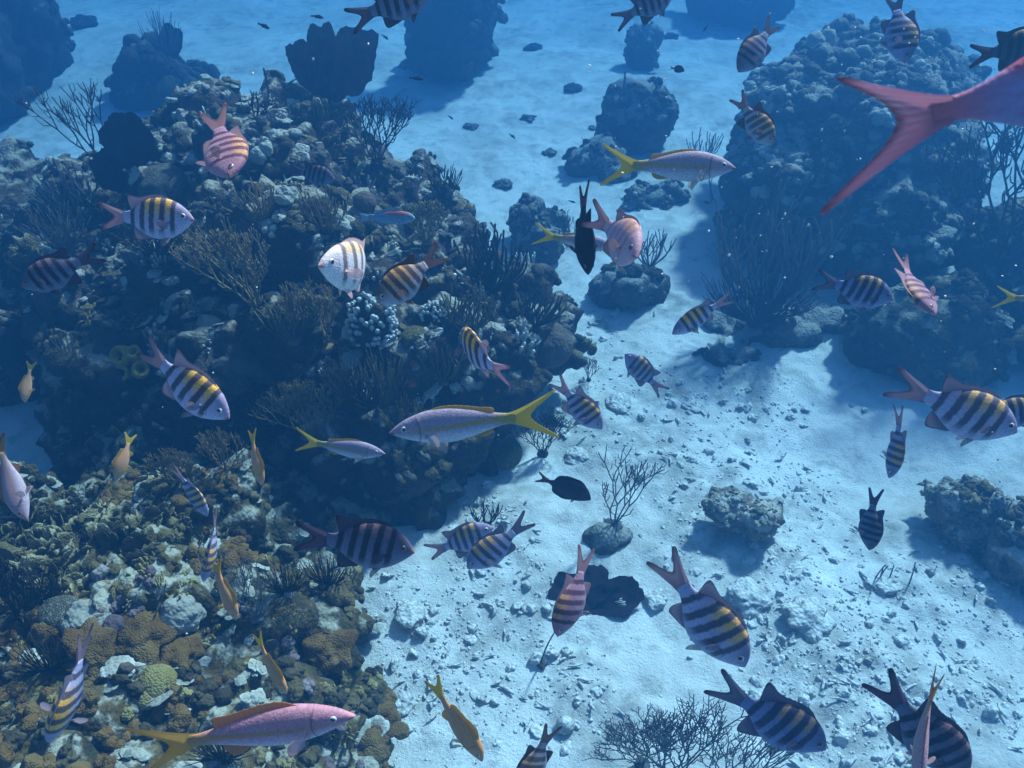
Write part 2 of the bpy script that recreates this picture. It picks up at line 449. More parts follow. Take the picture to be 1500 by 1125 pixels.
make_reef('coral_reef', 'large dark coral reef with sunlit knobbly crest below the big purple sea fan', 'coral reef', reefA, .028, (.24, .25, .11, .028), 100, M['reef'], 0)
reefB = [E(60, 800, .50, .50, .4, .32), E(180, 800, .50, .45, .4, .30), E(290, 795, .34, .40, .35, .3), E(385, 830, .14, .36, .35, .26),
         E(60, 920, .55, .50, .4, .34), E(190, 930, .62, .45, .4, .34), E(310, 940, .52, .40, .4, .34), E(410, 940, .30, .34, .36, .30),
         E(490, 905, .04, .22, .35, .24), E(460, 1010, .20, .26, .3, .26), E(330, 1050, .45, .40, .35, .32), E(200, 1060, .55, .45, .4, .34),
         E(60, 1060, .55, .5, .4, .34), E(430, 1110, .2, .3, .3, .26), E(300, 1180, .4, .5, .4, .32), E(80, 1200, .5, .6, .4, .36), E(-80, 900, .5, .5, .6, .4),
         E(480, 1160, .1, .24, .3, .2), E(-90, 1100, .5, .5, .5, .4), E(-60, 780, .4, .4, .4, .3)]
make_reef('coral_reef', 'olive brown lumpy coral reef in front of the dark gully, its side on clear sand', 'coral reef', reefB, .021, (.19, .20, .09, .028), 200, M['reef_olive'], 0)
moundR = [E(1245, 205, .85, .95, .8, .70), E(1320, 240, .7, .75, .75, .6), E(1180, 270, .6, .65, .7, .5), E(1280, 330, .4, .75, .6, .5), E(1265, 140, .9, .75, .6, .6), E(1340, 150, .75, .55, .6, .55), E(1180, 170, .7, .5, .6, .5), E(1150, 320, .3, .5, .5, .4)]
make_reef('coral_mound', 'big rounded coral mound covered in small grey knobs under the striped fish', 'coral mound', moundR, .035, (.12, .10, .10, .03), 300, M['mound'], 0)
rockR = [E(1330, 492, .18, .36, .36, .28), E(1395, 490, .18, .36, .36, .28), E(1290, 495, .12, .24, .3, .27), E(1375, 535, .08, .34, .3, .23), E(1420, 525, .08, .26, .26, .25), E(1395, 445, .26, .24, .26, .24)]
make_reef('coral_boulder', 'mossy brown lobed coral boulder casting a shadow on clear sand', 'coral boulder', rockR, .026, (.06, .09, .04, .012), 400, M['algae_rock'], 0)
rockE = [E(1510, 400, .35, .5, .6, .5), E(1560, 480, .2, .5, .6, .4), E(1500, 460, .2, .3, .4, .4)]
make_reef('coral_mound', 'dark shaded coral mound beneath the bushy branching sea whip', 'coral mound', rockE, .035, (.08, .10, .06, .02), 450, M['reef'], 0)
farms = [
    ('far_reef', 'huge hazy blue reef block at the far corner', [E(0, 45, .7, .62, .8, .9), E(-70, 90, .6, .75, .8, .8), E(45, 60, .4, .38, .6, .6), E(-20, 110, .3, .5, .6, .5)], .07, 500),
    ('far_reef', 'hazy dark blue coral stack standing beyond the sea fan', [E(660, 25, .8, .50, .5, .8), E(662, 60, .4, .46, .5, .55), E(690, 50, .4, .3, .4, .5), E(632, 70, .3, .3, .3, .4)], .06, 520),
    ('far_reef', 'hazy square topped coral head behind the reef crest', [E(220, 112, .28, .32, .3, .36), E(212, 135, .12, .34, .3, .26), E(252, 125, .15, .26, .3, .26), E(290, 122, .04, .22, .25, .18)], .05, 540),
    ('far_reef', 'low hazy rock ledge touching the top edge of the view', [E(1085, -5, .3, .8, .6, .4), E(1060, 10, .15, .4, .5, .3)], .06, 560),
    ('coral_knoll', 'rounded blue grey coral head with small sea plumes on top, on far pale sand', [E(938, 170, .38, .40, .38, .40), E(912, 190, .2, .25, .3, .3)], .04, 580),
    ('coral_knoll', 'small faded coral head with flat top on far pale sand', [E(941, 68, .25, .24, .22, .32)], .035, 600),
    ('coral_knoll', 'low dark coral head with purple sea plume under the two upright fish', [E(920, 422, .12, .24, .22, .18), E(892, 428, .07, .17, .2, .15), E(948, 424, .07, .17, .2, .16)], .026, 620),
    ('coral_knoll', 'dark coral knob beside the black upright fish', [E(775, 330, .16, .18, .2, .24), E(798, 355, .08, .17, .18, .17), E(815, 332, .05, .10, .1, .12)], .026, 640),
    ('coral_knoll', 'low line of coral lumps below the rounded coral head', [E(880, 235, .1, .28, .25, .2), E(855, 245, .05, .18, .2, .16), E(900, 255, .02, .18, .2, .14)], .03, 660),
    ('coral_knoll', 'low pale lumps of coral near the purple head facing fish', [E(935, 290, .06, .16, .16, .14), E(958, 295, .04, .12, .12, .12), E(978, 285, .06, .1, .1, .12), E(930, 305, .02, .16, .14, .1)], .026, 680),
    ('coral_boulder', 'sandy flat topped boulder shading the rubble plain', [E(1098, 752, .12, .15, .15, .045), E(1072, 752, .11, .10, .13, .045), E(1124, 749, .11, .10, .13, .05), E(1100, 766, .02, .10, .09, .08)], .022, 700),
    ('coral_boulder', 'pale knobbly boulder topped by rounded domes beside the rubble', [E(1385, 748, .09, .14, .16, .13), E(1432, 742, .12, .15, .17, .15), E(1415, 772, .04, .2, .2, .12), E(1460, 772, .03, .16, .17, .11)], .024, 720),
    ('coral_boulder', 'dark rubble boulder near the edge below the pale domed boulder', [E(1500, 805, .08, .22, .24, .16), E(1480, 775, .05, .16, .2, .13), E(1545, 830, .06, .25, .25, .15)], .024, 740),
    ('coral_boulder', 'brown shadowed coral boulder behind the left edge crossbars', [E(20, 300, .7, .5, .4, .4), E(60, 330, .7, .4, .4, .35), E(-30, 330, .7, .5, .4, .4)], .03, 760),
    ('coral_boulder', 'small algae dark boulder between the rubble and the sea plume on the sand', [E(884, 792, -.03, .06, .07, .06), E(905, 788, -.03, .06, .06, .05)], .02, 780),
    ('coral_boulder', 'bluish dark rubble mass at the foot of the knobbed mound', [E(1095, 470, .02, .34, .3, .13), E(1150, 480, .02, .28, .25, .12), E(1065, 520, -.02, .22, .2, .09), E(1195, 470, .02, .2, .22, .12)], .03, 790),
]
farms[13] = ('coral_boulder', 'pale topped coral boulder below the black branching sea whip', farms[13][2], .03, 760)
for nm, lb, el, vx, sd in farms:
    far = nm == 'far_reef'
    make_reef(nm, lb, nm.replace('_', ' '), el, vx, (.10, .12, .08, .03) if far else (.10, .13, .075, .032) if sd >= 690 else (.09, .10, .06, .024), sd, M['far_rock'] if far else (M['mound'] if sd < 690 else M['boulder'] if sd < 745 else M['mound'] if sd > 770 else M['reef']), 0,
              )

def all_bvh():
    V = []; F = []; n = 0
    for v, f, *_ in REEFS:
        V.append(v); F.append(f + n); n += len(v)
    V = np.concatenate(V); F = np.concatenate(F)
    return BVHTree.FromPolygons([tuple(x) for x in V], [tuple(int(y) for y in x) for x in F])
BVH = all_bvh()
def hit(px, py):
    """where the sight line of a photo pixel meets reef or seabed: (point, normal)"""
    d = ray(px, py).normalized()
    p, nrm, idx, dist = BVH.ray_cast(CPOS, d, 60)
    g = on_ground(px, py)
    if p is None or (g - CPOS).length < dist: return g, Vector((0, 0, 1))
    return p, nrm
# ------------------------------------------------------------------ corals that crust the rock (parts of each reef)
def blobby(seed, sub=3, amp=.25, flat=1.0, freq=1.7):
    V, F = ICO[sub]; n = fbm(V * freq + seed * 7.3, 3, seed)
    f1, _ = worley(V * 1.6 + seed * 3.1, seed)
    W = V * (1 + amp * n * 1.6 + amp * (.6 - f1))[:, None]; W[:, 2] *= flat
    return W, F
def p_knobs(seed):
    r = np.random.default_rng(seed); s = Soup()
    for k in range(r.integers(4, 7)):
        V, F = blobby(seed * 11 + k, 3, .3, r.uniform(.6, 1.1)); sz = r.uniform(.28, .6)
        s.add(V * sz + np.array([r.normal(0, .38), r.normal(0, .38), r.uniform(0, .35)]), F, r.uniform(0, .5) + .5 * np.clip(V[:, 2], 0, 1))
    return s
def p_plate(seed):
    r = np.random.default_rng(seed); s = Soup()
    for k in range(r.integers(2, 5)):
        V, F = blobby(seed * 13 + k, 3, .35, .16); t = r.uniform(-.5, .5); sz = r.uniform(.45, .9)
        V = V * sz; ca, sa = math.cos(t), math.sin(t)
        V = np.stack([V[:, 0], V[:, 1] * ca - V[:, 2] * sa, V[:, 1] * sa + V[:, 2] * ca], 1)
        s.add(V + np.array([r.normal(0, .4), r.normal(0, .4), .15 + .18 * k]), F, np.clip(np.hypot(V[:, 0], V[:, 1]) / sz - .25, 0, 1))
    return s
def p_blades(seed):
    r = np.random.default_rng(seed); s = Soup()
    for k in range(r.integers(6, 10)):
        V, F = blobby(seed * 17 + k, 3, .35, 1.0, 2.2); V = V * np.array([r.uniform(.25, .5), .055, r.uniform(.35, .7)])
        a = r.uniform(0, 3.14); ca, sa = math.cos(a), math.sin(a)
        W = np.stack([V[:, 0] * ca - V[:, 1] * sa, V[:, 0] * sa + V[:, 1] * ca, V[:, 2]], 1)
        s.add(W + np.array([r.normal(0, .45), r.normal(0, .45), .25]), F, np.clip(V[:, 2] * 1.8, 0, 1))
    return s
def p_fingers(seed):
    r = np.random.default_rng(seed); s = Soup()
    for k in range(r.integers(9, 15)):
        a = r.uniform(0, 6.28); d = r.uniform(.0, .55); b = np.array([math.cos(a) * d, math.sin(a) * d, 0])
        dirv = np.array([b[0] * .8, b[1] * .8, 1.0]) + r.normal(0, .12, 3); L = r.uniform(.4, .85); t = np.linspace(0, 1, 5)
        V, Q, T = tube(b + t[:, None] * dirv * L, .085 * np.array([1, 1.05, 1.05, 1.1, .85]), 7)
        n0 = s.n; s.V.append(V); s.Q.append(Q + n0); s.T.append(T + n0); s.A.append(np.concatenate([np.repeat(t, 7), [1.0]])); s.n += len(V)
    return s
PROTO = {'knobs': [p_knobs(k) for k in range(1, 9)], 'plate': [p_plate(k) for k in range(21, 27)],
         'blades': [p_blades(k) for k in range(41, 47)], 'fingers': [p_fingers(k) for k in range(61, 66)]}
def soup_arrays(s):
    V = np.concatenate(s.V); T = np.concatenate(s.T) if s.T else np.zeros((0, 3), int); Q = np.concatenate(s.Q) if s.Q else np.zeros((0, 4), int)
    return V, T, Q, np.concatenate(s.A)
PA = {k: [soup_arrays(s) for s in v] for k, v in PROTO.items()}
def frame(n, ang):
    n = np.asarray(n) / np.linalg.norm(n); a = np.array([1., 0, 0]) if abs(n[0]) < .8 else np.array([0, 1., 0])
    u = np.cross(n, a); u /= np.linalg.norm(u); v = np.cross(n, u)
    c, s_ = math.cos(ang), math.sin(ang)
    return np.stack([u * c + v * s_, -u * s_ + v * c, n], 1)
def crust(idx, name, kind, count, mat, size, seed, zmin=.25, patch=(.5, 0.0), sel=None, sink=.15):
    V, F, root, c0 = REEFS[idx]; r = np.random.default_rng(seed)
    A, B, C_, D = (V[F[:, k]] for k in range(4))
    nr = np.cross(C_ - A, D - B); ar = np.linalg.norm(nr, axis=1) + 1e-12; nr = nr / ar[:, None]; cen = (A + B + C_ + D) / 4
    w = ar * (nr[:, 2] > zmin)
    w = w * np.clip((fbm(cen * patch[0] * 4, 2, seed) - patch[1]) * 6, 0, 1)
    if sel is not None: w = w * sel(cen)
    if w.sum() <= 0: return
    pick = r.choice(len(w), count, p=w / w.sum())
    s = Soup()
    for i in pick:
        V0, T, Q, At = PA[kind][r.integers(len(PA[kind]))]
        n = nr[i] * .6 + np.array([0, 0, .6]) + r.normal(0, .15, 3)
        sz = r.uniform(*size) * (1 if r.random() < .8 else 1.5)
        W = (V0 * r.uniform(.75, 1.25, 3)) @ frame(n, r.uniform(0, 6.28)).T * sz + cen[i] - n * sink * sz
        s.V.append(W); s.A.append(np.clip(At * r.uniform(.5, 1.1) + r.uniform(-.15, .15), 0, 1))
        if len(T): s.T.append(T + s.n)
        if len(Q): s.Q.append(Q + s.n)
        s.n += len(W)
    o = obj(name, s.mesh(name, mat, c0), root); o['kind'] = 'stuff'
    return o
M['crust_grey'] = coral_mat('crust_grey', (.062, .052, .045), (.115, .098, .078), scale=50, hi=(.36, .33, .26))
M['crust_brown'] = coral_mat('crust_brown', (.035, .026, .015), (.07, .052, .025), scale=60, hi=(.18, .14, .07))
M['crust_olive'] = coral_mat('crust_olive', (.085, .06, .022), (.15, .105, .04), scale=60, hi=(.30, .24, .12))
M['crust_pale'] = coral_mat('crust_pale', (.28, .26, .21), (.42, .40, .33), scale=60, hi=(.58, .56, .48))
M['crust_mauve'] = coral_mat('crust_mauve', (.13, .085, .09), (.20, .14, .14), scale=60, hi=(.32, .27, .25))
crust(0, 'encrusting_coral', 'knobs', 430, M['crust_grey'], (.03, .065), 1, .3, (.5, -.05), sel=lambda p: np.clip((p[:, 2] - .38) * 4, .0, 1))
crust(0, 'brown_coral_crust', 'knobs', 420, M['crust_brown'], (.035, .085), 2, .05, (.5, -.12))
crust(0, 'plate_coral', 'plate', 200, M['crust_pale'], (.025, .055), 3, .45, (.7, .0), sel=lambda p: np.clip((p[:, 2] - .38) * 4, .0, 1))
crust(0, 'finger_coral', 'fingers', 70, M['pale_coral'], (.05, .085), 4, .5, (.6, .05), sel=lambda p: np.clip((p[:, 2] - .38) * 4, .0, 1))
crust(0, 'lettuce_coral', 'blades', 130, M['lettuce'], (.05, .09), 5, .3, (.5, .0))
crust(0, 'crest_coral', 'knobs', 170, M['crust_pale'], (.025, .055), 6, .35, (.6, -.1), sel=lambda p: np.clip((p[:, 2] - .95) * 4, .0, 1))
crust(0, 'crest_plates', 'plate', 90, M['crust_olive'], (.03, .06), 7, .35, (.6, -.1), sel=lambda p: np.clip((p[:, 2] - .8) * 4, .0, 1))
crust(1, 'encrusting_coral', 'knobs', 240, M['crust_olive'], (.03, .06), 11, .3, (.8, -.1))
crust(1, 'orange_mound_coral', 'knobs', 250, M['orange_mound'], (.04, .075), 12, .1, (.6, .05))
crust(1, 'plate_coral', 'plate', 120, M['crust_pale'], (.03, .06), 13, .4, (.8, .0))
crust(1, 'mauve_crust', 'knobs', 60, M['crust_mauve'], (.03, .05), 16, .3, (.9, .1))
crust(1, 'brown_coral_crust', 'knobs', 420, M['crust_brown'], (.025, .055), 17, .0, (.9, -.15))
crust(1, 'mustard_crust', 'knobs', 110, M['mustard_mound'], (.02, .04), 18, .2, (.9, .05))
crust(1, 'lettuce_coral', 'blades', 190, M['lettuce'], (.05, .085), 14, .2, (.4, -.3), sel=lambda p: np.exp(-(((p[:, 0] - G(70, 830, .6).x) / .55) ** 2 + ((p[:, 1] - G(70, 830, .6).y) / .4) ** 2)))
crust(1, 'finger_coral', 'fingers', 60, M['mustard_mound'], (.04, .07), 15, .4, (.6, .0))
crust(2, 'grey_knob_coral', 'knobs', 420, M['crust_grey'], (.06, .11), 21, .25, (.5, -.3))
crust(2, 'pale_knob_coral', 'knobs', 160, M['crust_pale'], (.05, .085), 22, .45, (.6, .0))
crust(3, 'algae_turf', 'knobs', 90, M['crust_brown'], (.04, .07), 31, .1, (.5, -.2))
crust(3, 'pale_crust', 'plate', 14, M['crust_pale'], (.04, .08), 32, .5, (.9, .05))
crust(4, 'brown_coral_crust', 'knobs', 120, M['crust_brown'], (.05, .09), 41, .1, (.5, -.3))
for k in range(5, len(REEFS)):
    far = k < 9
    if k in (15, 16, 19): continue
    crust(k, 'encrusting_coral', 'knobs', 60 if far else 36, M['crust_brown'] if k % 2 else M['crust_grey'], (.08, .15) if far else (.03, .06), 60 + k, .1, (.7, -.2))

crust(15, 'fine_crust', 'knobs', 100, M['crust_tan'], (.012, .028), 91, .1, (1.2, -.3))
crust(15, 'fine_plates', 'plate', 40, M['crust_pale'], (.012, .024), 92, .3, (1.2, -.1))
crust(16, 'fine_crust', 'knobs', 170, M['crust_tan'], (.014, .032), 93, .1, (1.2, -.3))
crust(16, 'olive_crust', 'knobs', 70, M['crust_olive'], (.02, .04), 94, .2, (1.0, .0))
crust(17, 'fine_crust', 'knobs', 120, M['crust_tan'], (.014, .03), 95, .1, (1.2, -.3))
# ------------------------------------------------------------------ rubble: loose coral bits on the sand, beyond counting
def rubble():
    r = np.random.default_rng(5); s = Soup(); protos = [blobby(300 + k, 3, .5, .6 + .3 * (k % 3), 1.3) for k in range(10)]
    small = [blobby(330 + k, 2, .5, .7, 1.3) for k in range(10)]
    g = [G(a_, b_) for a_, b_ in zip(r.uniform(430, 1640, 60000), r.uniform(300, 1260, 60000))]
    xs, ys = [v.x for v in g], [v.y for v in g]
    x, y = np.array(xs), np.array(ys)
    m = rub_mask(x, y); cl = fbm(np.stack([x * 2.2, y * 2.2, x * 0], 1), 3, 41)
    p = np.clip(m * .95 + cl * .8 - .12, .012, 1)
    keep = r.random(len(x)) < p * .34
    x, y, m = x[keep], y[keep], m[keep]
    z, _ = ground_h(x, y)
    for a, b, c, mm in zip(x, y, z, m):
        big = r.random() < .04 + .05 * mm
        sz = r.uniform(.012, .032) if big else .003 + .008 * r.random() ** 1.8 + .006 * mm * r.random()
        V, F = protos[r.integers(10)] if big else small[r.integers(10)]
        W = (V * r.uniform(.6, 1.4, 3)) @ frame(np.array([0, 0, 1]) + r.normal(0, .5, 3), r.uniform(0, 6.28)).T * sz + np.array([a, b, c - sz * .18])
        s.add(W, F, r.uniform(0, .5))
    # branches of dead finger coral
    for k in np.flatnonzero(r.random(len(x)) < .045):
        a = r.uniform(0, 6.28); L = r.uniform(.03, .09); t = np.linspace(-.5, .5, 5)[:, None]
        d = np.array([math.cos(a), math.sin(a), r.uniform(-.1, .2)]); bend = np.array([-d[1], d[0], .3]) * .3 * L
        add_tube(s, np.array([x[k], y[k], z[k] + .012]) + t * d * L + (t ** 2) * bend, np.array([.5, .9, 1, .9, .6]) * r.uniform(.005, .010), 6, r.uniform(0, .8))
    o = obj('rubble', s.mesh('rubble', M['rubble_rock']))
    tag(o, 'loose pale bits of broken coral strewn over the sand', 'rubble', kind='stuff')
rubble()
# ================================================================== CORALS AND GORGONIANS (each a thing of its own)
def px_m(px, p): return px * (Vector(p) - CPOS).dot(CF) / F_PX
def norm(v): v = np.asarray(v, float); return v / (np.linalg.norm(v) + 1e-9)
def branch(s, r, p, d, L, rad, depth, ang, plane, up, wob=.12, twig=0.0):
    """forking branch in (roughly) the plane whose normal is `plane`"""
    n = 5; pts = [np.array(p)]; dd = norm(d)
    for k in range(n - 1):
        dd = norm(dd + r.normal(0, wob, 3) * .6 + up * .10); pts.append(pts[-1] + dd * L / (n - 1))
    pts = np.array(pts)
    add_tube(s, pts, np.linspace(rad, rad * .82, n), 5, r.uniform(0, 1))
    if twig > 0:
        for k in range(1, n - 1):
            if r.random() < twig:
                side = norm(np.cross(plane, dd)) * r.choice([-1, 1]); t = norm(dd * .55 + side * .8 + up * .15); l2 = L * r.uniform(.3, .7)
                add_tube(s, np.array([pts[k], pts[k] + t * l2 * .5, pts[k] + norm(t + up * .5 + dd * .3) * l2]), np.array([.7, .6, .5]) * rad, 5, r.uniform(0, 1))
    if depth <= 0: return
    side = norm(np.cross(plane, dd))
    kids = (1, -1) if r.random() < .85 else (1, 0, -1)
    for sg in kids:
        a = math.radians(ang) * sg * r.uniform(.6, 1.3)
        nd = norm(dd * math.cos(a) + side * math.sin(a) + plane * r.normal(0, .14) + up * .08)
        branch(s, r, pts[-1], nd, L * r.uniform(.68, .95), rad * .86, depth - 1, ang, plane, up, wob, twig)
def gorgonian(name, label, px, py, hpx, wpx, style, mat, seed, lean=(0, 0), group=None, thick=1.0, cat='soft coral'):
    p, nrm = hit(px, py); r = np.random.default_rng(seed)
    H, W = px_m(hpx, p) / .9, px_m(wpx, p)
    root = empty(name, p); tag(root, label, cat, group)
    s = Soup(); up = np.array([lean[0], lean[1], 1.0]); up = up / np.linalg.norm(up)
    plane = norm(np.array([r.normal(0, .25), -1, .25]))
    right = norm(np.cross(plane, up)) * -1
    if style == 'rods':            # many upright fingers from a low fork
        n = int(np.clip(wpx / 3.6, 8, 34))
        for k in range(n):
            u = (k + .5) / n * 2 - 1 + r.normal(0, .12); dep = r.normal(0, .35) * W * .5
            d0 = norm(right * u * 1.2 + plane * dep / W + up * .55)
            L1 = H * r.uniform(.2, .4); top = right * u * W * .5 + plane * dep + up * H * r.uniform(.55, 1.05) * (1 - .3 * abs(u))
            b = d0 * L1; t = np.linspace(0, 1, 9)[:, None]
            pts = (1 - t) ** 2 * 0 + 2 * (1 - t) * t * (b * 1.3 + up * H * .05) + t ** 2 * top
            pts = pts + np.stack([fbm(np.c_[t * 2.5, t * 0 + k, t * 0 + j * 9 + seed], 2, seed) for j in range(3)], 1) * H * .09 * t
            rad = thick * (.0042 + H * .007)
            add_tube(s, pts, np.linspace(1.0, .75, 9) * rad, 6, r.uniform(0, 1))
            for q in range(r.integers(0, 3)):
                i = r.integers(3, 6); l2 = H * r.uniform(.25, .5); sd = norm(right * r.choice([-1, 1]) * .5 + plane * r.normal(0, .3) + up * .55)
                tt = np.linspace(0, 1, 5)[:, None]; pp = pts[i] + tt * sd * l2 * .5 + (tt ** 2) * up * l2 * .5
                add_tube(s, pp, np.linspace(.9, .7, 5) * rad, 6, r.uniform(0, 1))
    elif style == 'tree':          # flat, forking bush with short twigs
        n = 5 if wpx > 70 else 4
        for k in range(n):
            u = (k + .5) / n * 2 - 1
            a = u * min(1.15, .75 * W / H + .2) + r.normal(0, .08); d = up * math.cos(a) + right * math.sin(a)
            branch(s, r, np.zeros(3), d, H * r.uniform(.24, .32), thick * (.003 + H * .009), 4, 22, plane, up, .08, .6)
    elif style == 'sparse':        # bare, long forking whips
        for k in range(4):
            u = (k + .5) / 4 * 2 - 1
            d = up * math.cos(u * .7) + right * math.sin(u * .7)
            branch(s, r, np.zeros(3), d, H * r.uniform(.30, .38), thick * (.003 + H * .009), 3, 20, plane, up, .10, .25)
    elif style == 'fine':          # soft cloud of many thin stems
        n = int(np.clip(wpx * 1.0, 30, 120))
        for k in range(n):
            u = r.uniform(-1, 1); v = r.uniform(-1, 1); hh = H * r.uniform(.55, 1.05) * math.sqrt(max(.1, 1 - .6 * u * u))
            t = np.linspace(0, 1, 7)[:, None]; top = right * u * W * .55 + plane * v * W * .3 + up * hh
            pts = 2 * (1 - t) * t * (right * u * W * .38 + up * hh * .3) + t ** 2 * top
            pts = pts + np.stack([fbm(np.c_[t * 3, t * 0 + k, t * 0 + j * 9 + seed], 2, seed) for j in range(3)], 1) * H * .10 * t
            add_tube(s, pts, np.linspace(1, .6, 7) * thick * (.0022 + H * .0045), 5, r.uniform(0, 1))
    elif style == 'whips':
        for k in range(max(1, int(wpx / 11))):
            u = r.uniform(-.5, .5); hh = H * r.uniform(.5, 1.05); t = np.linspace(0, 1, 7)[:, None]
            pts = right * u * W + plane * r.normal(0, .15) * W + t * up * hh + right * r.normal(0, .10) * hh * t ** 2
            add_tube(s, pts, np.linspace(1, .7, 7) * thick * (.004 + H * .014), 6, r.uniform(0, 1))
    obj('branches', s.mesh('branches', mat), root)
    V, F = blobby(seed + 900, 3, .25, .5); V = V * max(.02, min(.06, H * .1))
    obj('holdfast', mk_mesh('holdfast', V, F, mat, {'tint': np.zeros(len(V))}), root)
    return root
BR = 'branches'
g_dark, g_tan, g_blue = M['gorg'], M['gorg_tan'], M['gorg_blue']
gorgonian('sea_whip', 'bare black forking sea whip against pale sand on the reef shoulder', 158, 252, 105, 70, 'sparse', g_dark, 1, (-.2, 0), thick=.8)
gorgonian('sea_rod', 'dense grey sea rod bush under the bare forking sea whip', 120, 325, 85, 115, 'rods', g_blue, 2, (-.1, 0), thick=.8)
gorgonian('sea_rod', 'small leafless sea rod standing alone on the back edge of the reef', 655, 290, 52, 62, 'rods', g_dark, 3, thick=.7)
gorgonian('sea_plume', 'tan forking sea plume in dark shade above the striped fish with a red tail', 378, 455, 110, 90, 'tree', g_tan, 4, (-.2, 0))
gorgonian('sea_rod', 'thick upright dark sea rod thicket on the sandward corner of the reef', 718, 432, 115, 105, 'rods', g_dark, 5, thick=1.1)
gorgonian('sea_rod', 'low dark sea rod thicket overhanging the smooth brown sponge', 785, 480, 62, 95, 'rods', g_dark, 6, (.25, 0), thick=.9)
gorgonian('sea_rod', 'drooping tan sea rod below the fish that dives at the camera', 385, 325, 60, 95, 'rods', g_tan, 7, (-.3, 0), thick=.8)
gorgonian('sea_rod', 'slim tan sea rod beside the small knobbed coral', 476, 345, 85, 60, 'rods', g_tan, 8, thick=.7)
gorgonian('sea_plume', 'brown feathery sea plume between the knobby finger coral and dark shade', 478, 510, 95, 95, 'tree', g_tan, 9, (-.15, 0))
gorgonian('sea_plume', 'brown feathery sea plume low in the dark middle of the reef', 520, 610, 100, 90, 'fine', g_dark, 10)
gorgonian('sea_plume', 'tan sea plume tuft beside the pale rock ledge', 435, 555, 60, 75, 'tree', g_tan, 11)
gorgonian('sea_plume', 'bushy dark sea plume on the right shoulder of the reef crest', 552, 240, 85, 65, 'tree', g_dark, 13, (.1, 0))
gorgonian('sea_rod', 'short dark feather of sea rod on the crest beside the big sea fan', 398, 150, 50, 16, 'whips', g_dark, 14, thick=1.3)
gorgonian('sea_plume', 'big bushy dark sea plume on the dark mound at the edge', 1465, 385, 185, 190, 'tree', g_dark, 15, (-.15, 0), thick=1.0)
gorgonian('sea_plume', 'big soft blue sea plume cloud in front of the knobbed mound', 1122, 455, 185, 165, 'rods', g_blue, 16, thick=.9)
gorgonian('sea_plume', 'fine dark bushy undergrowth at the foot of the big soft sea plume', 1105, 475, 95, 150, 'fine', g_dark, 116)
gorgonian('sea_rod', 'faint sea rod at the left foot of the knobbed mound', 1030, 240, 55, 55, 'rods', g_blue, 17, thick=.8)
gorgonian('sea_rod', 'curled bare sea rod just under the yellow striped snapper head', 1035, 296, 42, 45, 'whips', g_blue, 18, (-.4, 0), thick=.6)
gorgonian('sea_plume', 'black net-branched sea plume rising tall from the sand at the bottom edge', 985, 1150, 170, 120, 'tree', g_blue, 19, (-.05, 0), thick=.6)
gorgonian('sea_plume', 'black sea plume spreading low towards the small round stone', 940, 1120, 110, 150, 'tree', g_blue, 20, (-.3, 0), thick=.6)
gorgonian('sea_plume', 'dark sea plume half hidden by the big striped fish at the bottom', 1070, 1160, 140, 150, 'tree', g_blue, 21, (.1, 0), thick=.6)
gorgonian('sea_whip', 'row of short upright sea whips on the rubble', 1308, 855, 48, 60, 'whips', g_blue, 22, thick=.7)
gorgonian('sea_rod', 'small dark sea rod at the sandy foot of the reef gully', 712, 772, 50, 46, 'rods', g_dark, 23, thick=.7)
gorgonian('sea_plume', 'fine dark net bush behind the yellow tail of the big snapper', 795, 665, 75, 85, 'tree', g_dark, 24, thick=.7)
gorgonian('sea_plume', 'sparse grey bush on the rubble behind the plain dark fish', 900, 770, 105, 90, 'sparse', g_blue, 25, (.1, 0), thick=.7)
gorgonian('sea_whip', 'tiny forked twig of sea whip on bare sand', 862, 557, 32, 14, 'sparse', g_dark, 26, thick=.7)
gorgonian('sea_rod', 'blue grey sea rod on the low knoll behind the two upright fish', 952, 392, 62, 62, 'rods', g_blue, 27, thick=.8)
gorgonian('sea_rod', 'short grey sea rod left of the black upright fish', 835, 352, 42, 40, 'rods', g_blue, 28, thick=.7)
gorgonian('sea_plume', 'single pointed sea plume on the rounded far knoll', 913, 138, 38, 10, 'whips', g_blue, 29, thick=1.6)
gorgonian('sea_rod', 'stubby faded sea rod on the rounded far knoll', 964, 136, 30, 30, 'whips', g_blue, 30, thick=1.0)
gorgonian('sea_plume', 'faded sea plume on top of the square far stack', 242, 85, 62, 55, 'fine', g_blue, 31)
gorgonian('sea_plume', 'orange brown twisty sea plume in the dark gully', 262, 712, 62, 85, 'tree', g_tan, 32, thick=.9)
gorgonian('sea_plume', 'thin grey wispy sea plume in the gully shade under the grunt', 376, 905, 95, 55, 'sparse', g_blue, 33, thick=.5)
gorgonian('sea_whip', 'single dark stub of sea whip on the domed boulder', 1466, 755, 40, 11, 'whips', g_blue, 34, thick=1.0)
gorgonian('sea_whip', 'dark thick sea whip tangle at the left border of the lumpy reef', 25, 900, 90, 75, 'sparse', g_dark, 35, (.1, 0), thick=1.5)
gorgonian('sea_whip', 'single sea whip bent over on sand below the reddish diving fish', 793, 975, 75, 11, 'whips', M['crust_grey'], 36, (.12, 0), thick=.6)
gorgonian('fire_coral', 'bushy mustard yellow fire coral on the right of the reef crest', 625, 355, 62, 78, 'tree', M['fire'], 37, thick=1.5, cat='coral')
gorgonian('fire_coral', 'mustard yellow fire coral sprigs over the lumpy reef right of the grunts', 428, 925, 42, 60, 'tree', M['fire'], 38, thick=1.0, cat='coral')

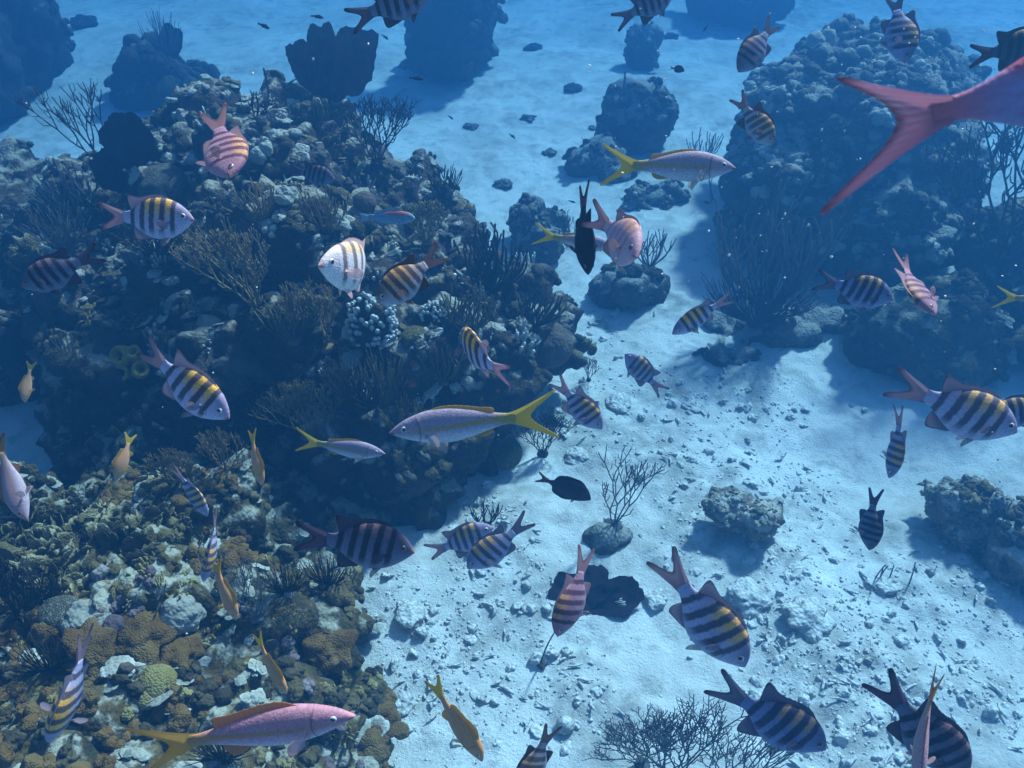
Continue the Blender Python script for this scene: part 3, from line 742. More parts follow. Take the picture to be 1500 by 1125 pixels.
M['gorg_olive'] = coral_mat('gorgonian_olive', (.13, .10, .04), (.21, .165, .08), scale=160)
g_ol = M['gorg_olive']
for px, py, h, w, st, sd, lb in [(430, 500, 80, 90, 'rods', 201, 'olive sea rod bush left of the feathery brown sea plume'), (560, 600, 90, 85, 'fine', 202, 'olive fine stemmed bush above the long lilac snapper'),
        (600, 640, 70, 80, 'rods', 203, 'olive sea rod bush touching the back of the long lilac snapper'), (450, 640, 80, 90, 'tree', 204, 'olive forking bush above the small snapper with yellow tail'),
        (650, 560, 70, 70, 'rods', 205, 'dark olive sea rod bush under the small fish seen from behind'), (690, 490, 90, 80, 'rods', 206, 'dark olive sea rod bush below the thick upright thicket'),
        (300, 410, 80, 80, 'tree', 207, 'olive forking bush right of the bright side on sergeant fish'), (230, 380, 70, 90, 'fine', 208, 'dark fine bush just below the bright side on sergeant fish'),
        (95, 370, 70, 90, 'fine', 209, 'grey fine bush between the dense grey sea rod and the shaded sergeant fish'), (110, 545, 60, 60, 'fine', 210, 'grey wispy bush left of the yellow tube sponge'),
        (330, 690, 55, 80, 'tree', 211, 'orange brown tangle of twigs below the big striped fish'), (480, 860, 60, 70, 'fine', 212, 'dark fine bush on the reef edge under the large black banded fish'),
        (75, 985, 70, 90, 'fine', 214, 'dark fine bush in the corner reef left of the large yellow banded fish'), (330, 1115, 60, 90, 'fine', 215, 'dark fine bush below the tail of the big pink snapper'),
        (420, 870, 60, 70, 'fine', 216, 'dark fine bush right of the thin wispy sea plume'), (60, 880, 70, 80, 'fine', 217, 'dark fine bush beside the dark sea whip tangle'),
        (375, 175, 40, 40, 'rods', 213, 'small dark sea rod on the crest left of the short feather')]:
    gorgonian('sea_plume' if st != 'rods' else 'sea_rod', lb, px, py, h, w, st, g_ol if sd < 208 else g_tan if sd == 211 else g_dark if sd in (208, 212, 213, 214, 215, 216, 217) else g_blue, sd, thick=.85)
def sea_fan(label, px, py, lobes, mat, seed, tilt=.15, yaw=0.0, hole=None, veined=True):
    """lobes: (angle from up, length px, half-width px)"""
    p, nrm = hit(px, py); r = np.random.default_rng(seed)
    root = empty('sea_fan', p); tag(root, label, 'sea fan')
    right = np.array([math.cos(yaw), math.sin(yaw), 0]); up = norm(np.array([-math.sin(yaw) * tilt, math.cos(yaw) * tilt, 1.0])); nn = np.cross(right, up)
    veins = Soup()
    for li, (a, Lp, wp) in enumerate(lobes):
        L = px_m(Lp, p) / .92; w = px_m(wp, p); ax = up * math.cos(a) + right * math.sin(a); sd = right * math.cos(a) - up * math.sin(a)
        nu, nv = 72, 26
        th = np.linspace(0, 2 * np.pi, nu, endpoint=False)
        rim = 1 + .09 * fbm(np.c_[np.cos(th) * 2.2, np.sin(th) * 2.2, th * 0 + seed + li], 3, seed) * 2 + .03 * r.uniform(-1, 1, nu) + .05 * np.sin(th * 5 + seed)
        V = []
        rr = np.linspace(0, 1, nv)
        X = np.cos(th)[None, :] * rr[:, None] * rim[None, :]; Y = np.sin(th)[None, :] * rr[:, None] * rim[None, :]
        cx = ax * L * .52
        wav = fbm(np.c_[X.ravel() * 1.5, Y.ravel() * 1.5, X.ravel() * 0 + seed + li * 3], 2, seed + 4) * .10 * L + .06 * L * X.ravel() ** 2
        taper = 1 - .35 * np.clip(-Y.ravel(), 0, 1)
        P = cx + sd * (X.ravel() * w * taper)[:, None] + ax * (Y.ravel() * L * .5)[:, None]
        tk = .004 * (1.1 - np.repeat(rr, nu))
        P1 = P + nn * (wav + tk)[:, None]; P2 = P + nn * (wav - tk)[:, None]
        F = []
        for i in range(nv - 1):
            for j in range(nu):
                k = (j + 1) % nu
                if hole and li == len(lobes) - 1:
                    ha = math.atan2(Y[i, j] - hole[1], X[i, j] - hole[0])
                    if math.hypot(X[i, j] - hole[0], Y[i, j] - hole[1]) < hole[2] * (1 + .35 * math.sin(ha * 2 + 1) + .2 * math.sin(ha * 5)): continue
                F.append((i * nu + j, i * nu + k, (i + 1) * nu + k, (i + 1) * nu + j))
        F = np.array(F); n = len(P)
        edge = np.array([((nv - 1) * nu + j, (nv - 1) * nu + (j + 1) % nu, n + (nv - 1) * nu + (j + 1) % nu, n + (nv - 1) * nu + j) for j in range(nu)])
        obj('fan_blade', mk_mesh('fan_blade', np.vstack([P1, P2]), [np.vstack([F, F[:, ::-1] + n, edge[:, ::-1]])], mat, {'tint': np.zeros(2 * n)}), root)
        for k in range(9 if veined else 0):
            u = (k / 8 * 2 - 1) * .8; t = np.linspace(0, 1, 8)
            pts = np.array([ax * L * (.02 + q * .86 * (1 - .25 * u * u)) + sd * u * w * q ** 1.2 * .9 + sd * math.sin(q * 5 + k) * w * .04 - nn * .004 + nn * float(.06 * L * (u * q) ** 2) for q in t])
            add_tube(veins, pts, np.linspace(.007, .002, 8) * (L / .4), 5, 0)
    add_tube(veins, np.array([-up * .03, up * .02, up * px_m(lobes[0][1], p) * .12]), [.022, .016, .012], 7, 0)
    obj('fan_stem', veins.mesh('fan_stem', mat), root)
    return root
sea_fan('big two lobed purple sea fan standing on the reef crest', 482, 150, [(-.46, 86, 24), (-.02, 100, 26), (.52, 108, 38)], M['fan'], 3)
sea_fan('small dark sea fan beside the bare forking sea whip', 200, 250, [(-.05, 78, 40)], M['fan_dark'], 5)
sea_fan('small dark sea fan low under the other small fan', 185, 285, [(-.35, 62, 26)], M['fan_dark'], 15, yaw=.2)
sea_fan('flat dark lobed sheet standing for a shadow-like patch on sand, behind the reddish diving fish', 858, 892, [(-.8, 58, 28), (.35, 58, 26), (1.25, 82, 28)], M['fan_dark'], 8, tilt=1.6, hole=(.3, .1, .17))  # dark sheet added in place of a shadow-like ring on the sand
sea_fan('faded little sea fan on the square far stack', 255, 85, [(.05, 42, 18)], M['fan_dark'], 11)

def dome(name, label, px, py, rpx, mat, seed, flat=.75, amp=.10, cat='coral', sub=5, group=None, sink=.25):
    p, nrm = hit(px, py); R_ = px_m(rpx, p); V, F = blobby(seed, sub, amp, flat, 1.2)
    n = np.array(nrm) * .4 + np.array([0, -.1, .8]); V = V @ frame(n, seed).T * R_
    me = mk_mesh(name, V, F, mat, {'tint': np.zeros(len(V))})
    o = obj(name, me, None, p + Vector((0, 0, R_ * (.5 - sink)))); tag(o, label, cat, group); return o
dome('brain_coral', 'grey grooved brain coral dome above the striped fish with raised fins', 240, 282, 36, M['brain'], 51)
dome('knob_coral', 'small pale knob coral beside the slim tan sea rod', 420, 292, 17, M['crust_pale'], 52, .8, .3)
dome('brain_coral', 'round yellow green brain coral below the brown striped fish', 608, 497, 19, M['brain_yel'], 53)
dome('brain_coral', 'mossy green ball of brain coral at the sandy foot of the reef', 740, 668, 25, M['brain_green'], 54, .95, .04)
dome('brain_coral', 'grey flat brain coral beside the wide mustard lumps', 92, 905, 32, M['brain'], 55, .55)
dome('mound_coral', 'mustard mound coral, the wider of the two smooth lumps', 232, 1003, 26, M['mustard_mound'], 56, .7, .12)
dome('mound_coral', 'mustard mound coral, the rounder lump in front of its wide twin', 214, 1022, 20, M['mustard_mound'], 57, .85, .08)
dome('mound_coral', 'pale knobbly mound coral on top of the lumpy reef', 268, 905, 28, M['crust_pale'], 58, .7, .3)
dome('mound_coral', 'mauve knob of coral amid orange lumps', 167, 917, 15, M['crust_mauve'], 59, .7, .1)
dome('mound_coral', 'broad orange brown mound coral amid the lumpy reef', 205, 938, 42, M['orange_mound'], 60, .45, .35)
dome('mound_coral', 'orange brown mound coral with many lobes left of the broad one', 135, 960, 34, M['orange_mound'], 161, .5, .5)
dome('mound_coral', 'orange brown mound coral with many lobes above the two mustard lumps', 262, 965, 36, M['orange_mound'], 162, .5, .5)
dome('mound_coral', 'dark orange mound coral at the sand edge of the lumpy reef', 480, 960, 34, M['orange_mound'], 163, .7, .45)
dome('mound_coral', 'pale rough mound coral between the grey brain coral and the mauve knob', 130, 905, 26, M['crust_pale'], 164, .5, .5)
dome('ledge_coral', 'pale flat rock ledge behind the big striped fish with raised tail', 350, 535, 44, M['crust_grey'], 61, .35, .6)
dome('mound_coral', 'grey brown smooth coral lump on the edge of the crest above the parrotfish', 535, 300, 17, M['brown_sponge'], 62, .9, .05)
dome('pebble', 'white pebble lying on orange brown coral', 208, 951, 5, M['white_rub'], 63, .6, .05, cat='pebble', sub=3)
dome('stone', 'round brownish stone beside the black sea plume on the sand', 828, 1065, 14, M['rubble_rock'], 64, .9, .05, cat='stone')
for k, (px, py, rp, lb) in enumerate([(690, 186, 9, 'tiny dark stone alone on far sand nearest the tall blue stack'), (840, 131, 13, 'round dark stone on the far sand behind the scattered pebbles'),
        (782, 72, 12, 'dark stone high on the far sand, first of two'), (772, 175, 10, 'flat pale slab of stone on far sand'), (868, 190, 7, 'faint stone on far sand near the rounded knoll'),
        (126, 40, 18, 'faded round stone beside the huge far reef block'), (983, 55, 9, 'faded stone right of the flat topped knoll'),
        (805, 222, 9, 'faint stone on open sand above the dark coral knob'), (738, 272, 12, 'low pale stone on the sand right of the reef crest'),
        (905, 595, 18, 'rounded blue grey stone below the small striped fish'), (1165, 440, 16, 'pale stone below the soft blue sea plume'), 
        (600, 905, 20, 'dark smooth stone beside the lumpy reef on the sand'), (1095, 880, 26, 'grey rubble stone left of the row of sea whips'),
        (960, 880, 14, 'low stone on the clear sand edge'), (1180, 905, 30, 'broad low stone half sunk among rubble'), (1290, 860, 18, 'rounded stone under the short sea whips'),
        (590, 1030, 16, 'low dark stone near the pink snapper snout'), (1010, 595, 14, 'small pale stone in the middle of the rubble plain'), (845, 670, 16, 'low mossy stone above the plain dark fish')]):
    dome('stone', lb, px, py, rp, M['far_rock'] if py < 150 else M['mound'] if py < 300 else M['rubble_rock'], 80 + k, .42, .5, cat='stone', sub=4, sink=.35)
def finger_colony(label, px, py, wpx, hpx, n, seed):
    p, nrm = hit(px, py); r = np.random.default_rng(seed); root = empty('finger_coral', p); tag(root, label, 'coral')
    W, H = px_m(wpx, p), px_m(hpx, p); s = Soup(); V, F = blobby(seed, 4, .2, 1.0)
    cen = np.array([0, .04, .02]); V = V * np.array([W * .45, W * .35, H * .42]) + cen
    for k in range(n):
        i = r.integers(len(V)); v = V[i]; d = norm((v - cen) / np.array([W, W, H]) + np.array([0, -.2, .5]))
        if (v - cen)[2] < -H * .2 and r.random() < .7: continue
        L = r.uniform(.02, .045) * W / .25; t = np.linspace(0, 1, 4)[:, None]
        VV, Q, T = tube(v - d * .012 + t * d * L, np.array([1, 1.05, 1.1, .8]) * .012 * W / .25 * r.uniform(.7, 1.2), 7)
        s.V.append(VV); s.Q.append(Q + s.n); s.T.append(T + s.n); s.A.append(np.concatenate([np.repeat(t.ravel(), 7), [1.0]])); s.n += len(VV)
    obj('colony_base', mk_mesh('colony_base', V, F, M['crust_brown'], {'tint': np.zeros(len(V))}), root)
    obj('coral_fingers', s.mesh('coral_fingers', M['pale_coral']), root)
finger_colony('pale knobby finger coral colony in the shade under the pale striped fish', 543, 487, 72, 100, 210, 71)
finger_colony('small pale finger coral tuft right of the yellow green brain coral', 640, 470, 50, 45, 150, 75)
def lathe(prof, sides=24, amp=.06, seed=0):
    th = np.linspace(0, 2 * np.pi, sides, endpoint=False); V = []
    for (rr, z) in prof: V.append(np.c_[np.cos(th) * rr, np.sin(th) * rr, th * 0 + z])
    V = np.vstack(V); V = V * (1 + amp * fbm(V * 20 + seed, 2, seed))[:, None] if amp else V
    F = np.array([(i * sides + j, i * sides + (j + 1) % sides, (i + 1) * sides + (j + 1) % sides, (i + 1) * sides + j) for i in range(len(prof) - 1) for j in range(sides)])
    return V, F
p, nr_ = hit(185, 540); p = p + nr_ * .04 + Vector((0, -.04, .05)); root = empty('tube_sponge', p); tag(root, 'yellow crusted tube sponge with round dark openings at the tail of the big striped fish', 'sponge')
for k, (dx, dy, rr) in enumerate([(-14, -10, 13), (-10, 15, 10), (20, 8, 11), (8, -17, 9)]):
    R_ = px_m(rr, p); V, F = lathe([(R_ * .9, -R_ * 2.4), (R_ * 1.25, -R_), (R_ * 1.2, 0), (R_ * .95, R_ * .12), (R_ * .62, 0), (R_ * .5, -R_ * 1.2), (0.001, -R_ * 1.4)], 24, .12, k)
    fr = frame(np.array([(-.3, -.85, .6), (.2, -.9, .5), (.4, -.6, .8), (0, -.5, 1)][k]), 0)
    o = obj('sponge_tube', mk_mesh('sponge_tube', V @ fr.T, F, M['yel_sponge'], {'tint': np.zeros(len(V))}), root, (CR * px_m(dx, p) - CU * px_m(dy, p)))
dome('brown_sponge', 'smooth brown bulging sponge at the sandward foot of the reef', 803, 512, 36, M['brown_sponge'], 135, .75, .16, cat='sponge')
dome('orange_sponge', 'bright orange sponge patch in dark shade, the upper one', 606, 533, 5, M['orange_sponge'], 131, .7, .4, cat='sponge', sub=4)
dome('orange_sponge', 'bright orange sponge patch in dark shade, the lower larger one', 602, 562, 7, M['orange_sponge'], 132, .7, .4, cat='sponge', sub=4)
dome('orange_sponge', 'orange sponge lump in the bottom corner of the lumpy reef', 6, 1108, 16, M['orange_mound'], 133, .7, .3, cat='sponge', sub=4)
dome('rope_sponge', 'short dark rope sponge stub standing beside the wide mustard lump', 188, 985, 11, M['brown_sponge'], 134, 2.2, .1, cat='sponge', sub=4)
# ================================================================== FISH
def cat_rom(pts, t):
    """smooth interpolation through (s, v...) rows"""
    pts = np.asarray(pts, float); s = pts[:, 0]; out = []
    for c in range(1, pts.shape[1]):
        y = pts[:, c]; m = np.gradient(y, s); i = np.clip(np.searchsorted(s, t) - 1, 0, len(s) - 2)
        h = s[i + 1] - s[i]; u = (t - s[i]) / h
        out.append((2 * u**3 - 3 * u**2 + 1) * y[i] + (u**3 - 2 * u**2 + u) * h * m[i] + (-2 * u**3 + 3 * u**2) * y[i + 1] + (u**3 - u**2) * h * m[i + 1])
    return np.stack(out, -1)
# s, top, bottom, half width   (in standard lengths, snout at 0, tail root at 1)
SPEC = {
 'sergeant': dict(prof=[(0, .005, -.02, .012), (.03, .055, -.052, .034), (.1, .135, -.115, .062), (.2, .21, -.19, .088), (.33, .265, -.255, .104), (.46, .282, -.282, .106), (.6, .262, -.266, .092), (.73, .20, -.205, .068), (.85, .118, -.122, .042), (.93, .084, -.086, .028), (1.0, .080, -.080, .016)],
   dorsal=[(.27, .235, .0), (.32, .245, .028), (.45, .26, .034), (.58, .242, .034), (.68, .205, .05), (.77, .165, .12), (.82, .125, .07), (.87, .095, .0)], d_sweep=.15,
   anal=[(.60, -.245, .0), (.66, -.22, .05), (.75, -.18, .11), (.80, -.14, .08), (.86, -.10, .0)],
   tail=dict(L=.37, spread=.21, fork=.21, root=.078, wide=.72), pect=(.29, -.03, .20), pelv=(.34, -.25, .17), eye=(.125, .05, .036), mouth=-.012),
 'snapper': dict(prof=[(0, .0, -.012, .012), (.04, .03, -.035, .026), (.12, .075, -.07, .046), (.22, .11, -.105, .060), (.35, .135, -.135, .068), (.48, .135, -.14, .066), (.62, .112, -.118, .056), (.76, .078, -.082, .040), (.88, .050, -.052, .026), (.95, .042, -.043, .018), (1.0, .044, -.044, .012)],
   dorsal=[(.32, .13, .0), (.36, .135, .012), (.46, .135, .018), (.58, .12, .018), (.70, .092, .020), (.80, .068, .022), (.84, .058, .0)], d_sweep=.05,
   anal=[(.64, -.115, .0), (.68, -.10, .025), (.76, -.08, .024), (.82, -.062, .0)],
   tail=dict(L=.34, spread=.21, fork=.22, root=.042, wide=.95), pect=(.27, -.045, .16), pelv=(.33, -.13, .13), eye=(.12, .022, .023), mouth=-.012),
 'jack': dict(prof=[(0, .0, -.012, .012), (.04, .04, -.04, .026), (.12, .09, -.085, .050), (.22, .14, -.135, .066), (.35, .175, -.175, .076), (.48, .175, -.175, .072), (.62, .145, -.15, .060), (.76, .088, -.098, .040), (.86, .050, -.056, .024), (.94, .030, -.031, .014), (1.0, .034, -.034, .009)],
   dorsal=[(.32, .16, .0), (.36, .17, .01), (.46, .17, .015), (.58, .15, .010), (.70, .11, .006), (.76, .09, .0)], d_sweep=.03,
   anal=[(.60, -.15, .0), (.64, -.14, .012), (.70, -.12, .008), (.74, -.10, .0)],
   tail=dict(L=.31, spread=.21, fork=.225, root=.032, wide=.97, asym=.70), pect=(.27, -.045, .16), pelv=(.33, -.16, .13), eye=(.115, .022, .019), mouth=-.012),
 'grunt': dict(prof=[(0, -.01, -.03, .014), (.04, .04, -.05, .034), (.12, .105, -.085, .056), (.22, .15, -.12, .070), (.35, .175, -.145, .076), (.48, .165, -.145, .072), (.62, .13, -.125, .058), (.76, .085, -.085, .040), (.88, .052, -.052, .026), (1.0, .048, -.048, .012)],
   dorsal=[(.28, .165, .0), (.33, .175, .05), (.45, .168, .06), (.58, .14, .045), (.70, .105, .05), (.80, .073, .04), (.84, .062, .0)], d_sweep=.06,
   anal=[(.64, -.125, .0), (.68, -.11, .06), (.76, -.085, .05), (.82, -.068, .0)],
   tail=dict(L=.26, spread=.17, fork=.12, root=.047), pect=(.28, -.05, .17), pelv=(.33, -.14, .13), eye=(.115, .035, .027), mouth=-.03),
 'surgeon': dict(prof=[(0, -.05, -.08, .014), (.04, .02, -.11, .03), (.12, .125, -.15, .05), (.25, .20, -.20, .062), (.42, .225, -.22, .066), (.6, .20, -.20, .056), (.76, .135, -.14, .040), (.88, .06, -.065, .024), (.95, .04, -.042, .016), (1.0, .045, -.045, .012)],
   dorsal=[(.16, .155, .0), (.22, .18, .035), (.42, .225, .05), (.62, .195, .06), (.78, .125, .05), (.86, .07, .0)], d_sweep=.04,
   anal=[(.36, -.22, .0), (.42, -.22, .03), (.62, -.195, .05), (.78, -.13, .045), (.86, -.07, .0)],
   tail=dict(L=.22, spread=.15, fork=.12, root=.044), pect=(.24, -.05, .15), pelv=(.30, -.21, .10), eye=(.13, .055, .02), mouth=-.065),
 'parrot': dict(prof=[(0, .0, -.03, .016), (.03, .045, -.055, .034), (.1, .095, -.09, .056), (.22, .13, -.125, .070), (.38, .15, -.15, .074), (.55, .14, -.14, .066), (.72, .105, -.11, .05), (.86, .07, -.072, .034), (1.0, .062, -.062, .014)],
   dorsal=[(.25, .135, .0), (.29, .14, .04), (.5, .145, .045), (.72, .105, .045), (.84, .075, .035), (.87, .068, .0)], d_sweep=.03,
   anal=[(.58, -.138, .0), (.63, -.13, .04), (.78, -.092, .04), (.85, -.075, .0)],
   tail=dict(L=.22, spread=.115, fork=.03, root=.062), pect=(.27, -.03, .16), pelv=(.32, -.145, .10), eye=(.12, .035, .017), mouth=-.015),
}
def fish_mesh(spec, bend, pect_open, mats, ragged_seed=0, flare=1.0):
    """one continuous animal: lofted body plus thin fins; returns mesh (body) and the two eye meshes"""
    S = SPEC[spec]; V = []; F3 = []; F4 = []; A = []; K = []   # A: (s, h, fin) ; K material index per face block
    ns, nr = 46, 28
    t = (np.linspace(0, 1, ns) ** 1.25)
    pr = cat_rom(S['prof'], t); top, bot, hw = pr[:, 0], pr[:, 1], np.maximum(pr[:, 2], .004)
    # open the mouth a little: lips bulge just behind the snout
    ang = np.linspace(0, 2 * np.pi, nr, endpoint=False)
    ca, sa = np.cos(ang), np.sin(ang)
    mid = (top + bot) / 2; half = (top - bot) / 2
    Z = mid[:, None] + half[:, None] * (np.sign(sa) * np.abs(sa) ** .92)[None, :]
    Y = hw[:, None] * (np.sign(ca) * np.abs(ca) ** .85)[None, :] * (1 - .18 * (sa[None, :] ** 4))
    gill = .006 * np.exp(-((t[:, None] - (.235 - .05 * (Z / .2) ** 2)) / .012) ** 2) * np.sign(Y) * (np.abs(ca)[None, :] > .25)
    Y = Y + gill
    X = np.broadcast_to(t[:, None], Z.shape)
    V.append(np.stack([X, Y, Z], -1).reshape(-1, 3)); A.append(np.stack([X, Z / .26, X * 0], -1).reshape(-1, 3))
    F4 += [(i * nr + j, i * nr + (j + 1) % nr, (i + 1) * nr + (j + 1) % nr, (i + 1) * nr + j) for i in range(ns - 1) for j in range(nr)]
    n = ns * nr
    V.append(np.array([[-.008, 0, mid[0]], [1.005, 0, mid[-1]]])); A.append(np.array([[0, 0, 0], [1, 0, 0]]))
    F3 += [(n, (j + 1) % nr, j) for j in range(nr)] + [(n + 1, (ns - 1) * nr + j, (ns - 1) * nr + (j + 1) % nr) for j in range(nr)]
    n += 2
    nbody = (len(F4), len(F3))
    # lips: a small ring at the mouth
    fin_faces = []
    def sheet(P, code, thick, lat=None):
        """P: (nu, nv, 3) grid from base (v=0) to edge; two skins, closed at the edge"""
        nonlocal n
        nu, nv = P.shape[:2]
        lat_ = np.array([0, 1, 0]) if lat is None else lat
        th = thick * (1 - .85 * np.linspace(0, 1, nv))[None, :, None]
        a, b = P + lat_ * th, P - lat_ * th
        uu, vv = np.meshgrid(np.linspace(0, 1, nu), np.linspace(0, 1, nv), indexing='ij')
        at = np.stack([P[..., 0] if code < 4 else uu * 1.0, P[..., 2] / .26 if code < 4 else vv, np.full_like(uu, code) + vv * .9], -1)
        V.append(a.reshape(-1, 3)); V.append(b.reshape(-1, 3)); A.append(at.reshape(-1, 3)); A.append(at.reshape(-1, 3))
        m = nu * nv
        for i in range(nu - 1):
            for j in range(nv - 1):
                q = (n + i * nv + j, n + (i + 1) * nv + j, n + (i + 1) * nv + j + 1, n + i * nv + j + 1)
                fin_faces.append(q); fin_faces.append(tuple(x + m for x in q[::-1]))
            q = (n + i * nv + nv - 1, n + (i + 1) * nv + nv - 1, n + m + (i + 1) * nv + nv - 1, n + m + i * nv + nv - 1)
            fin_faces.append(q)
        n += 2 * m
    rr = np.random.default_rng(ragged_seed)
    def ridge(rows, sgn, sweep, code):
        rows = np.array([r_[:3] for r_ in rows], float); s_ = np.linspace(rows[0, 0], rows[-1, 0], 34)
        hb = cat_rom(S['prof'], s_)[:, 0 if sgn > 0 else 1]; hh = np.maximum(cat_rom(np.c_[rows[:, 0], rows[:, 2]], s_)[:, 0], 0) * flare
        hh = hh * (1 + .10 * np.where(np.arange(34) % 3 == 0, 1, -.3) * (s_ < rows[-1, 0] - .2)) 
        v = np.linspace(0, 1, 7); P = np.zeros((34, 7, 3))
        P[..., 0] = s_[:, None] + sweep * (hh / (hh.max() + 1e-6))[:, None] * v[None, :]
        P[..., 2] = hb[:, None] - sgn * .012 + sgn * (hh[:, None] + .012) * v[None, :]
        sheet(P, code, .007)
    ridge(S['dorsal'], 1, S['d_sweep'], 1); ridge(S['anal'], -1, .10 if spec == 'sergeant' else .05, 2)
    # tail fin: two lobes
    T = S['tail']; u = np.linspace(-1, 1, 61); v = np.linspace(0, 1, 14)
    P = np.zeros((61, 14, 3))
    au = np.abs(u); w_ = np.clip(au / T.get('wide', .8), 0, 1); w_ = w_ * w_ * (3 - 2 * w_) * .6 + w_ * .4
    reach = T['L'] - T['fork'] * (1 - w_) - .10 * T['L'] * np.clip((au - .8) / .2, 0, 1) ** 2
    edge = np.sign(u) * T['spread'] * au ** .9 * (1 - .10 * np.clip((au - .8) / .2, 0, 1) ** 2)
    asy = np.where(u > 0, 1 + (T.get('asym', 1) - 1) * au, 1.0); reach = reach * asy; edge = edge * asy
    for i in range(61):
        P[i, :, 0] = .955 + v * (reach[i] + .045)
        P[i, :, 2] = u[i] * T['root'] * (1 - v) * .97 + edge[i] * v ** 1.15
    sheet(P, 3, .010)
    # paired fins
    px_, pz_, pl = S['pect']; hwp = float(cat_rom(S['prof'], np.array([px_]))[0, 2])
    for sg in (1, -1):
        P = np.zeros((15, 7, 3)); a = np.linspace(-.55, .62, 15); op = pect_open
        dirx = math.cos(op); diry = math.sin(op)
        for i, aa in enumerate(a):
            L = pl * (1 - .45 * ((aa + .15) / .62) ** 2)
            for j, q in enumerate(np.linspace(0, 1, 7)):
                out = q * L * math.cos(aa)
                P[i, j] = (px_ + .012 * i / 14 + out * dirx, sg * (hwp * .92 + out * diry), pz_ + aa * .055 * (1 - q) - q * L * math.sin(aa) - .04 * q)
        sheet(P, 4, .004, np.array([-diry, sg * dirx, 0]))
    vx, vz, vl = S['pelv']; hwv = float(cat_rom(S['prof'], np.array([vx]))[0, 2])
    for sg in (1, -1):
        P = np.zeros((11, 6, 3)); a = np.linspace(-.1, .62, 11)
        for i, aa in enumerate(a):
            L = vl * (1 - .55 * (aa / .62 if aa > 0 else 0) ** 1.2)
            for j, q in enumerate(np.linspace(0, 1, 6)):
                P[i, j] = (vx + .03 * i / 10 + q * L * math.cos(.75 - aa * .8), sg * (hwv * .28 + q * L * .32), vz + .015 - q * L * math.sin(.75 - aa * .8))
        sheet(P, 5, .005)
    V = np.concatenate(V); A = np.concatenate(A)
    ex, ez, er = S['eye']; hwe = cat_rom(S['prof'], np.array([ex]))[0]
    midz = (hwe[0] + hwe[1]) / 2; hz = (hwe[0] - hwe[1]) / 2
    yy = hwe[2] * (1 - min(.95, abs(ez - midz) / hz) ** 2) ** .42
    eyes = []
    Ve, Fe = ICO[3]
    for sg in (1, -1):
        W = Ve * np.array([1, .55, 1]) * er; rad = np.hypot(Ve[:, 0], Ve[:, 2]); front = Ve[:, 1] * sg > 0
        eyes.append((W + np.array([ex, sg * (yy * .90), ez]), Fe, rad + (~front) * 2.0))
    def bendf(P):
        P = P.copy(); x0 = .28; k = bend / 1.0
        d = np.maximum(P[:, 0] - x0, 0); a = k * d
        if abs(k) > 1e-4:
            cx = np.where(d > 0, x0 + np.sin(a) / k, P[:, 0]); cy = np.where(d > 0, (1 - np.cos(a)) / k, 0)
            P2 = P.copy(); P2[:, 0] = cx - P[:, 1] * np.sin(a); P2[:, 1] = cy + P[:, 1] * np.cos(a); return P2
        return P
    V = bendf(V); eyes = [(bendf(a), b, c) for a, b, c in eyes]
    return V, F3, F4, fin_faces, A, eyes

